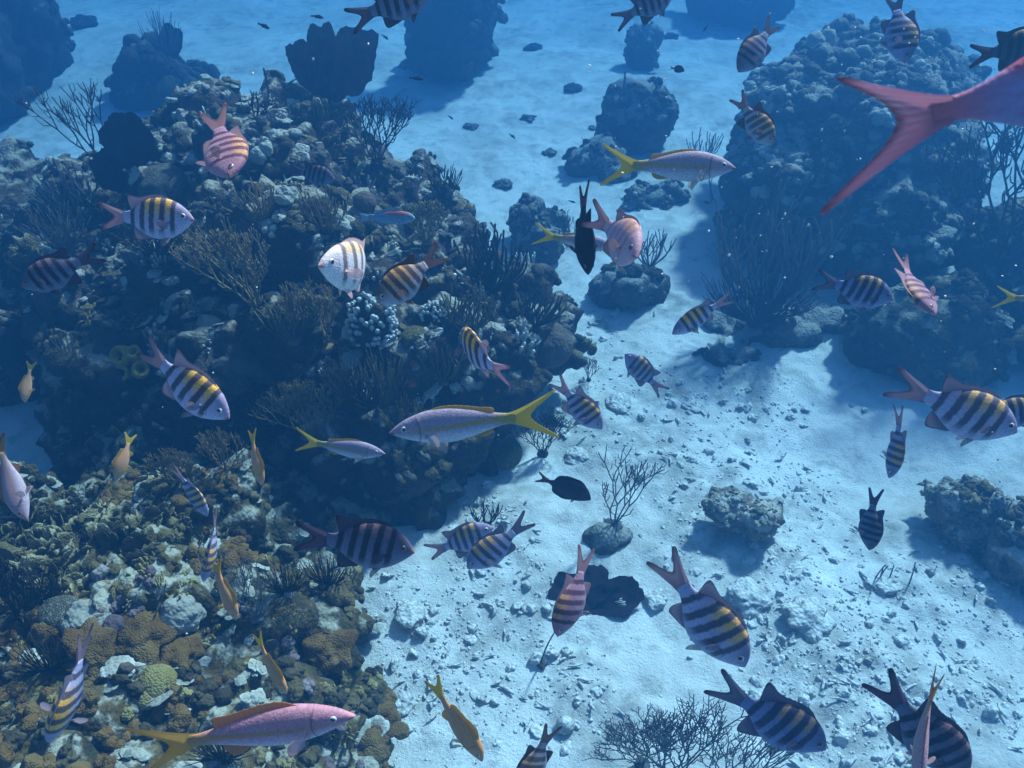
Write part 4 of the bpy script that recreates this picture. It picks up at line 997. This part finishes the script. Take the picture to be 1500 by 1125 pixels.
def sock_fish(nt):
    at = N(nt, 'ShaderNodeAttribute', attribute_name='fish'); sx = N(nt, 'ShaderNodeSeparateXYZ'); nt.links.new(at.outputs['Vector'], sx.inputs[0])
    return at.outputs['Vector'], sx.outputs[0], sx.outputs[1], sx.outputs[2]
def scale_bump(nt, b, vec, k=1.0):
    mp = N(nt, 'ShaderNodeMapping'); mp.inputs['Scale'].default_value = (62 * k, 19 * k, 0); nt.links.new(vec, mp.inputs[0])
    v = N(nt, 'ShaderNodeTexVoronoi'); v.inputs['Scale'].default_value = 1; v.inputs['Randomness'].default_value = .7; nt.links.new(mp.outputs[0], v.inputs['Vector'])
    bump(nt, b, v.outputs['Distance'], .28, .002); return v.outputs['Distance']
def fish_body_mat(name, kind, **c):
    m, nt, b, out = new_mat(name); vec, s, h, f = sock_fish(nt)
    nz = noise(nt, vec, 14, 3, .6); nzf = noise(nt, vec, 60, 3, .6)
    oi = N(nt, 'ShaderNodeObjectInfo').outputs['Random']
    nw = noise(nt, vec, 5.5, 2, .5); nw.noise_dimensions = '4D'; nt.links.new(math_(nt, 'MULTIPLY', oi, 37.0), nw.inputs['W'])
    jit = math_(nt, 'ADD', math_(nt, 'MULTIPLY_ADD', nzf.outputs[0], .034, -.017), math_(nt, 'MULTIPLY_ADD', nw.outputs[0], .035, -.0175))
    sj = math_(nt, 'ADD', s, jit)
    if kind == 'bars':
        base = mixc(nt, ramp_out(nt, h, -.6, .75), c['belly'], c['back'])
        ym = math_(nt, 'MULTIPLY', ramp_out(nt, h, c.get('y0', .05), .75), math_(nt, 'MULTIPLY', ramp_out(nt, s, .20, .32), math_(nt, 'SUBTRACT', 1.0, ramp_out(nt, s, .62, .8))))
        base = mixc(nt, math_(nt, 'MULTIPLY', ym, c.get('yel', .9)), base, c.get('ycol', (.62, .42, .05)))
        hd = math_(nt, 'MULTIPLY', math_(nt, 'SUBTRACT', 1.0, ramp_out(nt, s, .12, .30)), ramp_out(nt, h, -.3, .6))
        base = mixc(nt, math_(nt, 'MULTIPLY', hd, c.get('headmix', .8)), base, c['head'])
        # five dark bars, leaning slightly back towards the belly
        sl = math_(nt, 'ADD', sj, math_(nt, 'MULTIPLY', h, .035))
        stops = [(0, 0)]; w = c.get('w', .030)
        for k, cx in enumerate((.285, .43, .575, .715, .865)):
            ww = w * (.9 if k in (0, 4) else 1.12); stops += [(cx - ww - .012, 0), (cx - ww + .004, 1), (cx + ww - .004, 1), (cx + ww + .012, 0)]
        rp = ramp(nt, stops); nt.links.new(sl, rp.inputs[0])
        fade = math_(nt, 'MULTIPLY', math_(nt, 'MULTIPLY_ADD', ramp_out(nt, h, -.95, -.40), .9, .1), math_(nt, 'MULTIPLY_ADD', oi, .08, .92))
        body = mixc(nt, math_(nt, 'MULTIPLY', math_(nt, 'MULTIPLY', rp.outputs[0], fade), c.get('bar', 1.0)), base, c.get('barcol', (.008, .009, .016)))
        # dark spot at the root of the side fin
    elif kind == 'yellowtail':
        base = mixc(nt, ramp_out(nt, h, -.32, .02), c['belly'], c['back'])
        spots = ramp_out(nt, noise(nt, vec, 22, 2, .5).outputs[0], .60, .68)
        base = mixc(nt, math_(nt, 'MULTIPLY', math_(nt, 'MULTIPLY', spots, ramp_out(nt, h, .05, .25)), .55), base, c['yel'])
        line = math_(nt, 'SUBTRACT', 1.0, math_(nt, 'MULTIPLY', math_(nt, 'ABSOLUTE', math_(nt, 'SUBTRACT', h, math_(nt, 'MULTIPLY_ADD', s, .10, -.03))), 10.0), clamp=True)
        wid = math_(nt, 'MULTIPLY_ADD', s, 1.6, .15)
        base = mixc(nt, math_(nt, 'MULTIPLY', math_(nt, 'MULTIPLY', line, wid), ramp_out(nt, s, .10, .2), clamp=True), base, c['yel'])
        body = mixc(nt, ramp_out(nt, s, .80, .96), base, c['yel'])
    elif kind == 'stripes':
        wv = math_(nt, 'SINE', math_(nt, 'MULTIPLY', math_(nt, 'ADD', h, math_(nt, 'MULTIPLY', nz.outputs[0], .03)), 34.0))
        base = mixc(nt, ramp_out(nt, h, -.5, .6), c['belly'], c['back'])
        body = mixc(nt, math_(nt, 'MULTIPLY', ramp_out(nt, wv, -.3, .5), .9), base, c['yel'])
    else:
        body = mixc(nt, ramp_out(nt, h, *c.get('split', (-.5, .5))), c['belly'], c['back'])
        if 'patch' in c:
            pm = math_(nt, 'MULTIPLY', ramp_out(nt, h, .12, .40), math_(nt, 'MULTIPLY', ramp_out(nt, s, .05, .2), math_(nt, 'SUBTRACT', 1.0, ramp_out(nt, s, .5, .75))))
            body = mixc(nt, pm, body, c['patch'])
    body = mixc(nt, math_(nt, 'MULTIPLY', oi, .35), body, tuple(x * .6 for x in c['back']))
    d = scale_bump(nt, b, vec, .8 if kind == 'bars' else 1.0)
    body = mixc(nt, math_(nt, 'MULTIPLY', ramp_out(nt, d, .25, .75), c.get('scl', .34)), body, tuple(x * .3 for x in c['back']))
    body = mixc(nt, math_(nt, 'MULTIPLY', ramp_out(nt, nz.outputs[0], .4, .7), .22), body, tuple(x * .55 for x in c['back']))
    gl = math_(nt, 'ABSOLUTE', math_(nt, 'SUBTRACT', math_(nt, 'ADD', s, math_(nt, 'MULTIPLY', math_(nt, 'MULTIPLY', h, h), .16)), .262))
    gl = math_(nt, 'MULTIPLY', math_(nt, 'SUBTRACT', 1.0, ramp_out(nt, gl, .002, .011)), math_(nt, 'SUBTRACT', 1.0, ramp_out(nt, math_(nt, 'ABSOLUTE', h), .32, .55)))
    body = mixc(nt, math_(nt, 'MULTIPLY', gl, .55), body, tuple(x * .2 for x in c['back']))
    if 'tailc' in c: body = mixc(nt, ramp_out(nt, s, .82, .99), body, c['tailc'])
    # mouth: a darker lip line and flushed lips
    mz = c.get('mz', -.05)
    lip = math_(nt, 'MULTIPLY', math_(nt, 'SUBTRACT', 1.0, ramp_out(nt, s, .03, .055)), math_(nt, 'SUBTRACT', 1.0, ramp_out(nt, math_(nt, 'ABSOLUTE', math_(nt, 'SUBTRACT', h, mz)), .004, .030)))
    flush = math_(nt, 'SUBTRACT', 1.0, ramp_out(nt, s, .015, .05))
    body = mixc(nt, math_(nt, 'MULTIPLY', flush, .55), body, c.get('lip', (.45, .16, .13)))
    body = mixc(nt, math_(nt, 'MULTIPLY', lip, .9), body, (.03, .015, .018))
    nt.links.new(body, b.inputs['Base Color']); b.inputs['Roughness'].default_value = .55; b.inputs['Specular IOR Level'].default_value = .10
    return m
def fish_fin_mat(name, col, edge, clear=.45, tailcol=None, dark_tail_edge=True, dorsal=None):
    m, nt, b, out = new_mat(name); vec, s, h, f = sock_fish(nt)
    v = math_(nt, 'MULTIPLY', math_(nt, 'FRACT', f), 1.1)
    code = math_(nt, 'FLOOR', f)
    is_t = math_(nt, 'COMPARE', code, 3.0, .1); is_pel = math_(nt, 'GREATER_THAN', code, 3.5)
    is_d = math_(nt, 'LESS_THAN', code, 2.5)
    c = mixc(nt, is_t, col, tailcol or col)
    if dorsal is not None: c = mixc(nt, is_d, c, dorsal)
    # rays
    rs = math_(nt, 'ADD', math_(nt, 'MULTIPLY', math_(nt, 'MULTIPLY', s, 1.0), math_(nt, 'SUBTRACT', 1.0, is_t)), math_(nt, 'MULTIPLY', math_(nt, 'DIVIDE', h, math_(nt, 'ADD', v, .35)), math_(nt, 'MULTIPLY', is_t, .45)))
    ray_ = math_(nt, 'MULTIPLY_ADD', math_(nt, 'SINE', math_(nt, 'MULTIPLY', rs, 190.0)), .5, .5)
    c = mixc(nt, math_(nt, 'MULTIPLY', ray_, .35), c, tuple(x * .4 for x in col))
    em = math_(nt, 'MULTIPLY', ramp_out(nt, v, .72, .98), .8)
    if dark_tail_edge:
        ae = math_(nt, 'DIVIDE', math_(nt, 'ABSOLUTE', h), math_(nt, 'MULTIPLY_ADD', v, .82, .22))
        em = math_(nt, 'MAXIMUM', math_(nt, 'MULTIPLY', math_(nt, 'MULTIPLY', is_t, ramp_out(nt, ae, .82, 1.0)), .75), math_(nt, 'MULTIPLY', em, math_(nt, 'MULTIPLY_ADD', is_pel, -.75, .9)))
    else: em = math_(nt, 'MULTIPLY', em, .35)
    c = mixc(nt, em, c, edge)
    nt.links.new(c, b.inputs['Base Color']); b.inputs['Roughness'].default_value = .6; b.inputs['Specular IOR Level'].default_value = .12
    tl = N(nt, 'ShaderNodeBsdfTranslucent'); nt.links.new(c, tl.inputs[0]); mx = N(nt, 'ShaderNodeMixShader'); mx.inputs[0].default_value = .4
    nt.links.new(b.outputs[0], mx.inputs[1]); nt.links.new(tl.outputs[0], mx.inputs[2])
    tp = N(nt, 'ShaderNodeBsdfTransparent'); mx2 = N(nt, 'ShaderNodeMixShader')
    fac = math_(nt, 'MULTIPLY', math_(nt, 'MULTIPLY', math_(nt, 'MAXIMUM', ramp_out(nt, v, .0, .8), math_(nt, 'MULTIPLY', is_pel, .8)), math_(nt, 'MULTIPLY_ADD', ray_, -.6, 1.0)), math_(nt, 'MULTIPLY_ADD', is_pel, .62 - clear * .5, clear * .5))
    nt.links.new(fac, mx2.inputs[0]); nt.links.new(mx.outputs[0], mx2.inputs[1]); nt.links.new(tp.outputs[0], mx2.inputs[2]); nt.links.new(mx2.outputs[0], out.inputs[0])
    return m
def flat_mat(name, col, rough=.15, spec=.6):
    m, nt, b, out = new_mat(name); n1 = noise(nt, N(nt, 'ShaderNodeTexCoord').outputs['Object'], 90, 2)
    nt.links.new(mixc(nt, math_(nt, 'MULTIPLY', n1.outputs[0], .3), col, tuple(x * .6 for x in col)), b.inputs['Base Color'])
    b.inputs['Roughness'].default_value = rough; b.inputs['Specular IOR Level'].default_value = spec; return m
M['pupil'] = flat_mat('pupil', (.006, .006, .009), .08, .8)
IRIS = {'silver': flat_mat('iris_silver', (.55, .55, .56), .25), 'red': flat_mat('iris_red', (.55, .12, .09), .25), 'dark': flat_mat('iris_dark', (.10, .09, .10), .25), 'gold': flat_mat('iris_gold', (.60, .42, .30), .25)}
FM = {   # body, fin, iris; pink and rosy tints are flash light put into the colour
 'normal': (fish_body_mat('sergeant_silver', 'bars', belly=(.48, .48, .70), back=(.36, .35, .52), head=(.13, .11, .22), y0=.0, yel=.95, ycol=(.86, .45, .02)), fish_fin_mat('fin_grey', (.25, .22, .30), (.03, .03, .05), .5, (.30, .22, .28)), 'silver'),
 'bright': (fish_body_mat('sergeant_bright', 'bars', belly=(.52, .48, .70), back=(.40, .37, .52), head=(.26, .20, .30), y0=-.1, yel=1.0, ycol=(.90, .46, .02), headmix=.75), fish_fin_mat('fin_pale', (.36, .29, .36), (.05, .03, .06), .5, (.42, .26, .31)), 'silver'),
 'pale': (fish_body_mat('sergeant_pale', 'bars', belly=(.86, .78, .80), back=(.80, .72, .74), head=(.74, .62, .66), y0=.45, yel=.8, ycol=(.85, .50, .10), headmix=.6, barcol=(.05, .018, .02), w=.024, lip=(.75, .33, .28)), fish_fin_mat('fin_blush', (.80, .58, .58), (.25, .10, .10), .35), 'silver'),
 'pink': (fish_body_mat('sergeant_flash_pink', 'bars', belly=(.44, .26, .34), back=(.34, .17, .23), head=(.33, .16, .22), y0=.3, yel=.75, ycol=(.70, .34, .10), headmix=.8, barcol=(.05, .022, .04), lip=(.6, .25, .22)), fish_fin_mat('fin_flash_pink', (.42, .26, .29), (.08, .04, .05), .35, (.44, .23, .24)), 'gold'),
 'rose': (fish_body_mat('sergeant_flash_rose', 'bars', belly=(.60, .42, .50), back=(.50, .30, .36), head=(.52, .32, .38), y0=.5, yel=.5, ycol=(.70, .34, .10), headmix=1.0, bar=.35, barcol=(.14, .05, .08), lip=(.62, .22, .20)), fish_fin_mat('fin_flash_rosy', (.40, .25, .28), (.06, .03, .05), .35, (.42, .24, .26)), 'dark'),
 'brown': (fish_body_mat('sergeant_brown', 'bars', belly=(.34, .38, .48), back=(.42, .30, .24), head=(.09, .05, .06), y0=-.4, yel=.9, ycol=(.62, .32, .08), headmix=1.0, barcol=(.035, .010, .010), w=.036), fish_fin_mat('fin_brown', (.22, .12, .11), (.04, .02, .02), .35, (.30, .16, .15), dorsal=(.12, .06, .05)), 'silver'),
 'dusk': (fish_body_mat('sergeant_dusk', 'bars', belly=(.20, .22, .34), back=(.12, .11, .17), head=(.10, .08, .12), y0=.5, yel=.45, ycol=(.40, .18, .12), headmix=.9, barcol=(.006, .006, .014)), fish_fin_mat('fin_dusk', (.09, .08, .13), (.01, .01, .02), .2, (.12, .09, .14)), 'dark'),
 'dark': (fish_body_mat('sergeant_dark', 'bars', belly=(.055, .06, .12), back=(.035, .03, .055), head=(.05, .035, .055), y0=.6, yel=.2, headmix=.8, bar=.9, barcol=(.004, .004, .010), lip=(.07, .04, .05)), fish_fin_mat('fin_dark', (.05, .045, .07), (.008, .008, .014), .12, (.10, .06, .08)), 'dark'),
 'blue': (fish_body_mat('sergeant_blue', 'bars', belly=(.26, .31, .56), back=(.17, .20, .38), head=(.09, .11, .22), y0=.05, yel=.8, ycol=(.66, .36, .03), headmix=.9, w=.034, barcol=(.006, .007, .018)), fish_fin_mat('fin_navy', (.14, .15, .24), (.012, .014, .03), .3, (.13, .14, .22)), 'dark'),
 'snap': (fish_body_mat('snapper_lilac', 'yellowtail', belly=(.60, .62, .74), back=(.34, .28, .38), yel=(.42, .31, .03), mz=-.04), fish_fin_mat('fin_yellow', (.45, .42, .46), (.50, .36, .04), .3, (.56, .43, .045), False, dorsal=(.52, .32, .06)), 'silver'),
 'snap_pink': (fish_body_mat('snapper_pink', 'yellowtail', belly=(.66, .54, .70), back=(.55, .26, .33), yel=(.50, .25, .04), mz=-.04, lip=(.7, .25, .25)), fish_fin_mat('fin_orange', (.58, .42, .48), (.55, .24, .05), .3, (.62, .36, .05), False, dorsal=(.58, .24, .09)), 'silver'),
 'snap_red': (fish_body_mat('jack_rosy', 'plain', belly=(.18, .22, .46), back=(.32, .05, .08), tailc=(.32, .11, .16), split=(.10, .34), scl=.12), fish_fin_mat('fin_rose', (.34, .17, .25), (.04, .015, .03), .95, (.36, .17, .26), True, dorsal=(.4, .10, .13)), 'gold'),  # blue belly is the water's reflection in a silvery flank, put into the colour
 'black': (fish_body_mat('sergeant_black', 'plain', belly=(.020, .018, .030), back=(.014, .011, .018), lip=(.03, .02, .025)), fish_fin_mat('fin_black', (.03, .02, .03), (.006, .006, .010), .1, (.14, .07, .09)), 'dark'),
 'snap_mauve': (fish_body_mat('snapper_mauve', 'yellowtail', belly=(.66, .54, .62), back=(.50, .30, .34), yel=(.50, .30, .18), mz=-.04, lip=(.6, .25, .25)), fish_fin_mat('fin_copper', (.55, .38, .40), (.06, .03, .03), .2, (.50, .22, .05), True, dorsal=(.5, .22, .10)), 'red'),
 'grunt': (fish_body_mat('grunt_stripes', 'stripes', belly=(.80, .50, .40), back=(.62, .34, .20), yel=(.88, .30, .01)), fish_fin_mat('fin_amber', (.60, .40, .08), (.55, .33, .04), .25, (.64, .44, .05), False, dorsal=(.60, .36, .08)), 'silver'),
 'surgeon': (fish_body_mat('surgeon_dark', 'plain', belly=(.06, .045, .06), back=(.045, .032, .045), lip=(.08, .05, .06)), fish_fin_mat('fin_slate', (.05, .04, .06), (.02, .03, .08), .1, (.16, .09, .06)), 'dark'),
 'parrot': (fish_body_mat('parrot_blue', 'plain', belly=(.24, .34, .46), back=(.16, .26, .40), patch=(.42, .10, .05), lip=(.35, .45, .5)), fish_fin_mat('fin_teal', (.20, .34, .46), (.08, .14, .3), .3, (.24, .38, .48)), 'dark'),
}
FISH_N = {'jack': 'snapper', 'sergeant': 'sergeant_fish', 'snapper': 'snapper', 'grunt': 'grunt', 'surgeon': 'surgeonfish', 'parrot': 'parrotfish'}
LEN = {'sergeant': .145, 'snapper': .25, 'grunt': .135, 'surgeon': .17, 'parrot': .16}
def fish(spec, var, snout, tail, label, phi=0, dv=None, L=None, bend=.25, pect=.7, depth=None, group=None, tone=1.0, flare=1.0):
    """snout / tail: where the photo shows the two ends; phi: degrees the head points towards the viewer; dv: where its back points (right, up, towards viewer)"""
    T = SPEC[spec]['tail']; tot = 1 + T['L'] * .85; L = L or LEN[spec]
    dx, dy = snout[0] - tail[0], -(snout[1] - tail[1]); ell = math.hypot(dx, dy)
    if depth is None: depth = tot * L * math.cos(R(phi)) * F_PX / ell
    f = Vector((dx / ell * math.cos(R(phi)), dy / ell * math.cos(R(phi)), math.sin(R(phi))))
    fw = camvec(*f).normalized()
    dw = camvec(*dv) if dv else camvec(0, 1, .38)
    dw = (dw - fw * dw.dot(fw)).normalized(); lw = dw.cross(fw)      # local x = tailwards
    mid = AT((snout[0] + tail[0]) / 2, (snout[1] + tail[1]) / 2, depth)
    org = mid + fw * (tot * L / 2)
    Mx = Matrix((-fw, lw, dw)).transposed()
    seed = int(abs(snout[0] * 7 + snout[1] * 3)) % 1000
    rf = np.random.default_rng(seed); deep = rf.uniform(.94, 1.07)
    V, F3, F4, FF, A, eyes = fish_mesh(spec, bend, pect, None, seed, flare * rf.uniform(.75, 1.3))
    V[:, 2] *= deep; A[:, 0] += rf.uniform(-.018, .018) * (A[:, 2] < .5) * np.clip(A[:, 0] * 5, 0, 1) * np.clip((1 - A[:, 0]) * 5, 0, 1)
    eyes = [(a * np.array([1, 1, deep]), b, c) for a, b, c in eyes]
    # keep both ends where they are although the body curves
    bm, fm, ir = FM[var]
    F4a = np.array(F4); FFa = np.array(FF); F3a = np.array(F3)
    me = mk_mesh(FISH_N[spec], V * L, [F4a, F3a, FFa], [bm, fm], {'fish': A}, True, np.concatenate([np.zeros(len(F4a)), np.zeros(len(F3a)), np.ones(len(FFa))]))
    o = obj(FISH_N[spec], me); o.matrix_world = Matrix.Translation(org) @ Mx.to_4x4()
    tag(o, label, 'fish', group or {'sergeant': 'striped sergeant fish', 'snapper': 'yellowtail snappers', 'grunt': 'striped yellow grunts'}.get(spec))
    for Ve, Fe, rad in eyes:
        mi = (rad[Fe].mean(1) < .66).astype(int)
        e = obj('eye', mk_mesh('eye', Ve * L, Fe, [IRIS[ir], M['pupil']], None, True, mi), o)
    return o
S_, Y_, U_ = 'sergeant', 'snapper', 'grunt'
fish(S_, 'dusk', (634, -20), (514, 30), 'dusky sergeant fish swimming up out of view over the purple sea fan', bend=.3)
fish(S_, 'dusk', (988, -18), (906, 32), 'small striped sergeant fish cut by the top edge, over the flat topped knoll')
fish(S_, 'dusk', (1081, 105), (1140, 30), 'striped sergeant fish nosing down towards the sand, pale side fin spread, beside the knobbed mound', dv=(-.75, .5, .35), pect=1.0, bend=-.3)
fish(S_, 'brown', (1132, 213), (1078, 140), 'orange backed sergeant fish heading down in front of the knobbed mound', dv=(.75, .45, .4), bend=.3)
fish(S_, 'blue', (1326, 92), (1310, -12), 'blue sergeant fish with tan bands diving over the crown of the knobbed mound', dv=(.9, .15, .4), bend=.25)
fish(S_, 'dark', (1540, 62), (1422, 82), 'plain dark sergeant fish whose tail alone shows behind the huge rosy tail', bend=-.1)
fish('jack', 'snap_red', (1975, 24), (1228, 196), 'huge rosy forked tail and slim tail stem of a fish close by, leaving the view', L=.27, bend=.1, dv=(-.25, .85, .35), phi=6, group='yellowtail snappers')
fish(S_, 'pink', (352, 270), (306, 162), 'rosy sergeant fish coming head on down from the reef crest, tail raised', phi=38, dv=(.95, .2, .15), bend=-.3, flare=.5)
fish(S_, 'bright', (284, 321), (146, 318), 'bright side on sergeant fish with yellow back and red lips, facing the reef', bend=.2)
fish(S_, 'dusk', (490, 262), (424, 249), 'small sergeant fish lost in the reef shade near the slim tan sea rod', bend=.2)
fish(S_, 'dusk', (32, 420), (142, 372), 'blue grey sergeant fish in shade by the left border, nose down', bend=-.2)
fish(S_, 'pale', (495, 396), (568, 386), 'pale pinkish sergeant fish with thin dark red bands turning towards the viewer', phi=54, depth=1.5, bend=-1.1, pect=1.0, L=.15)
fish(S_, 'brown', (553, 444), (648, 370), 'dark brown sergeant fish with orange bands behind the pale one', phi=8, bend=-.2)
fish(S_, 'bright', (336, 612), (200, 512), 'large lilac sergeant fish with red raised tail over the pale rock ledge', bend=.25, L=.16)
fish(S_, 'bright', (684, 498), (716, 545), 'small sergeant fish seen from behind with its pink forked tail towards the viewer', phi=-48, dv=(-.25, 1, .25), depth=1.62, bend=-.4, pect=1.1, L=.13)
fish(S_, 'bright', (882, 628), (812, 560), 'sergeant fish with yellow back over the rubble beside the big snapper tail', bend=.2)
fish(S_, 'normal', (916, 518), (970, 576), 'sergeant fish heading up and away over the rubble, head highest', dv=(.7, .55, .4), bend=-.2)
fish(S_, 'normal', (985, 489), (1068, 432), 'slim dark banded sergeant fish over the sand left of the soft blue sea plume', bend=.15, dv=(-.3, .6, .75))
fish(S_, 'blue', (1308, 438), (1196, 408), 'sergeant fish with a pinkish tail just above the mossy boulder', bend=-.2)
fish(S_, 'pink', (1350, 464), (1326, 376), 'rosy sergeant fish facing the viewer above the mossy boulder', phi=42, dv=(-.85, .3, .35), bend=.3)
fish(S_, 'normal', (1490, 632), (1315, 566), 'large sergeant fish in full side view with pink forked tail over clear sand', bend=.2, L=.165)
fish(S_, 'blue', (1440, 612), (1560, 592), 'sergeant fish cut by the right edge, half behind the large one', bend=.1)
fish(S_, 'normal', (1303, 700), (1330, 600), 'narrow sergeant fish seen from above with side fins out, over clear sand', dv=(.15, .3, 1), bend=-.35, pect=1.15)
fish(S_, 'dusk', (1274, 806), (1276, 718), 'dark sergeant fish heading straight down above the short sea whips', dv=(.5, .3, .85), bend=.3)
fish(S_, 'normal', (1092, 976), (968, 824), 'large violet grey sergeant fish slanting down over the rubble', bend=.15, L=.165)
fish(S_, 'blue', (1210, 1097), (1050, 1008), 'deep bodied navy sergeant fish with tall raised fins over the black sea plumes', bend=.15, L=.165, flare=1.5)
fish(S_, 'dusk', (1416, 1135), (1288, 1005), 'dark sergeant fish partly hidden by a pinkish fish in the bottom corner', bend=.2, L=.165)
fish(Y_, 'snap_mauve', (1343, 1165), (1356, 980), 'pinkish snapper seen from behind and above in front of the dark sergeant fish', dv=(-.25, .35, 1), bend=.25, L=.15)
fish(S_, 'brown', (762, 1165), (805, 1060), 'orange banded sergeant fish cut by the bottom edge', dv=(-.75, .35, .5), bend=.2)
fish(S_, 'pink', (816, 932), (868, 810), 'reddish purple sergeant fish diving beside the flat dark sheet on sand', dv=(-.7, .2, .65), bend=-.25, pect=1.1, L=.155)
fish(S_, 'normal', (684, 832), (776, 765), 'sergeant fish with yellow tinge nosing left and down near the sandy reef foot', bend=-.2)
fish(S_, 'normal', (722, 772), (630, 815), 'grey sergeant fish half hidden behind its neighbour at the sandy reef foot', bend=.3)
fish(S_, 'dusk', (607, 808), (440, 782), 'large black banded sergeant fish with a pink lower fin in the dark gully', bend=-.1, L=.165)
fish(S_, 'bright', (304, 756), (258, 680), 'small black and white banded sergeant fish seen from above in the gully', dv=(.5, .45, .75), bend=-.2, pect=1.1)
fish(S_, 'bright', (298, 852), (326, 750), 'sergeant fish with yellow and black back seen from above, over two grunts', dv=(.25, .25, 1), bend=-.25)
fish(S_, 'bright', (72, 1088), (142, 932), 'large sergeant fish with broad yellow bands and side fins spread, heading down in the corner', dv=(.2, .3, 1), bend=-.25, pect=1.25, L=.16)
fish(S_, 'black', (862, 402), (846, 272), 'plain black upright fish seen from above, before the yellow tailed snapper', dv=(.3, .2, .95), bend=.2, L=.15)
fish(S_, 'rose', (922, 384), (902, 312), 'pink sergeant fish head on with open mouth, beside the black upright fish', phi=60, dv=(.35, .8, .3), depth=1.75, bend=-.6, L=.16, flare=.55)
fish(U_, 'grunt', (36, 590), (44, 530), 'small dull yellow grunt in shade at the left border', dv=(-.65, .2, .7), bend=.3)
fish(U_, 'grunt', (170, 704), (194, 638), 'golden striped grunt with tail bent over, in the middle of the gully', dv=(-.75, .2, .6), bend=-.4)
fish(U_, 'grunt', (384, 711), (363, 632), 'slim orange grunt heading down under the dark gully wall', dv=(.75, .2, .6), bend=.25)
fish(U_, 'grunt', (347, 908), (308, 824), 'striped grunt just under the sergeant fish with the yellow and black back', dv=(.8, .3, .45), bend=.35)
fish(U_, 'grunt', (420, 1017), (370, 934), 'thin striped grunt just above the pink snapper', dv=(.7, .35, .65), bend=.25)
fish(U_, 'grunt', (708, 1114), (628, 1002), 'orange grunt alone over bright bottom sand', dv=(.75, .3, .55), bend=.2, L=.15)
fish(Y_, 'snap', (1580, 440), (1462, 436), 'snapper cut by the right edge, only its yellow forked tail showing', bend=.1, L=.2)
fish(Y_, 'snap', (1077, 245), (884, 240), 'lilac snapper with yellow tail swimming before the knobbed mound', bend=-.15)
fish(Y_, 'snap', (571, 633), (808, 602), 'long lilac snapper with large yellow forked tail in mid water, facing the gully', bend=.15, L=.27)
fish(Y_, 'snap', (564, 664), (434, 647), 'small snapper with yellow tail below the long one', bend=.15, L=.2)
fish(Y_, 'snap_pink', (519, 1047), (210, 1090), 'big pink snapper with orange tail over the lumpy reef at the bottom', bend=-.12, L=.28, flare=2.2)
fish(Y_, 'snap', (902, 362), (784, 343), 'yellow tailed snapper mostly hidden by the black upright fish', bend=.1, L=.2)
fish(U_, 'snap_mauve', (38, 762), (-4, 640), 'silvery mauve snapper with orange tail diving at the left border', dv=(-1, .2, .25), bend=.35, L=.2, group='yellowtail snappers')
fish('surgeon', 'surgeon', (867, 728), (788, 700), 'plain dark surgeonfish crossing over the rubble', bend=.1)
fish('parrot', 'parrot', (608, 319), (528, 318), 'blue parrotfish with a red back along the reef edge', bend=-.1)
fish('surgeon', 'dark', (1003, 103), (982, 99), 'tiny dark fish far off over pale sand near the flat topped knoll', L=.06, bend=0)
for (a, b) in [((395, 42), (378, 34)), ((474, 26), (456, 23)), ((569, 58), (559, 51)), ((621, 116), (600, 114)), ((664, 175), (656, 169)), ((755, 203), (746, 196)), ((819, 296), (811, 292)), ((1030, 47), (1037, 36)), ((843, 297), (833, 294))]:
    fish('parrot', 'dark', a, b, 'tiny dark slender fish hovering far off over pale sand', L=.055, bend=0, group='tiny slender fish over the far sand')

def plankton():
    r = np.random.default_rng(3); s = Soup(); V, F = ICO[2]
    for k in range(150):
        px, py = (r.uniform(900, 1500), r.uniform(0, 480)) if k < 100 else (r.uniform(0, 1500), r.uniform(0, 1125))
        d = r.uniform(.9, 2.6); p = np.array(AT(px, py, d)); s.add(V * r.uniform(.5, 1.6, 3) * .0011 * d * r.uniform(.4, 1.2) + p, F, r.random())
    o = obj('drifting_specks', s.mesh('drifting_specks', M['white_rub'])); tag(o, 'tiny pale specks drifting in the open water', 'specks', kind='stuff')
plankton()
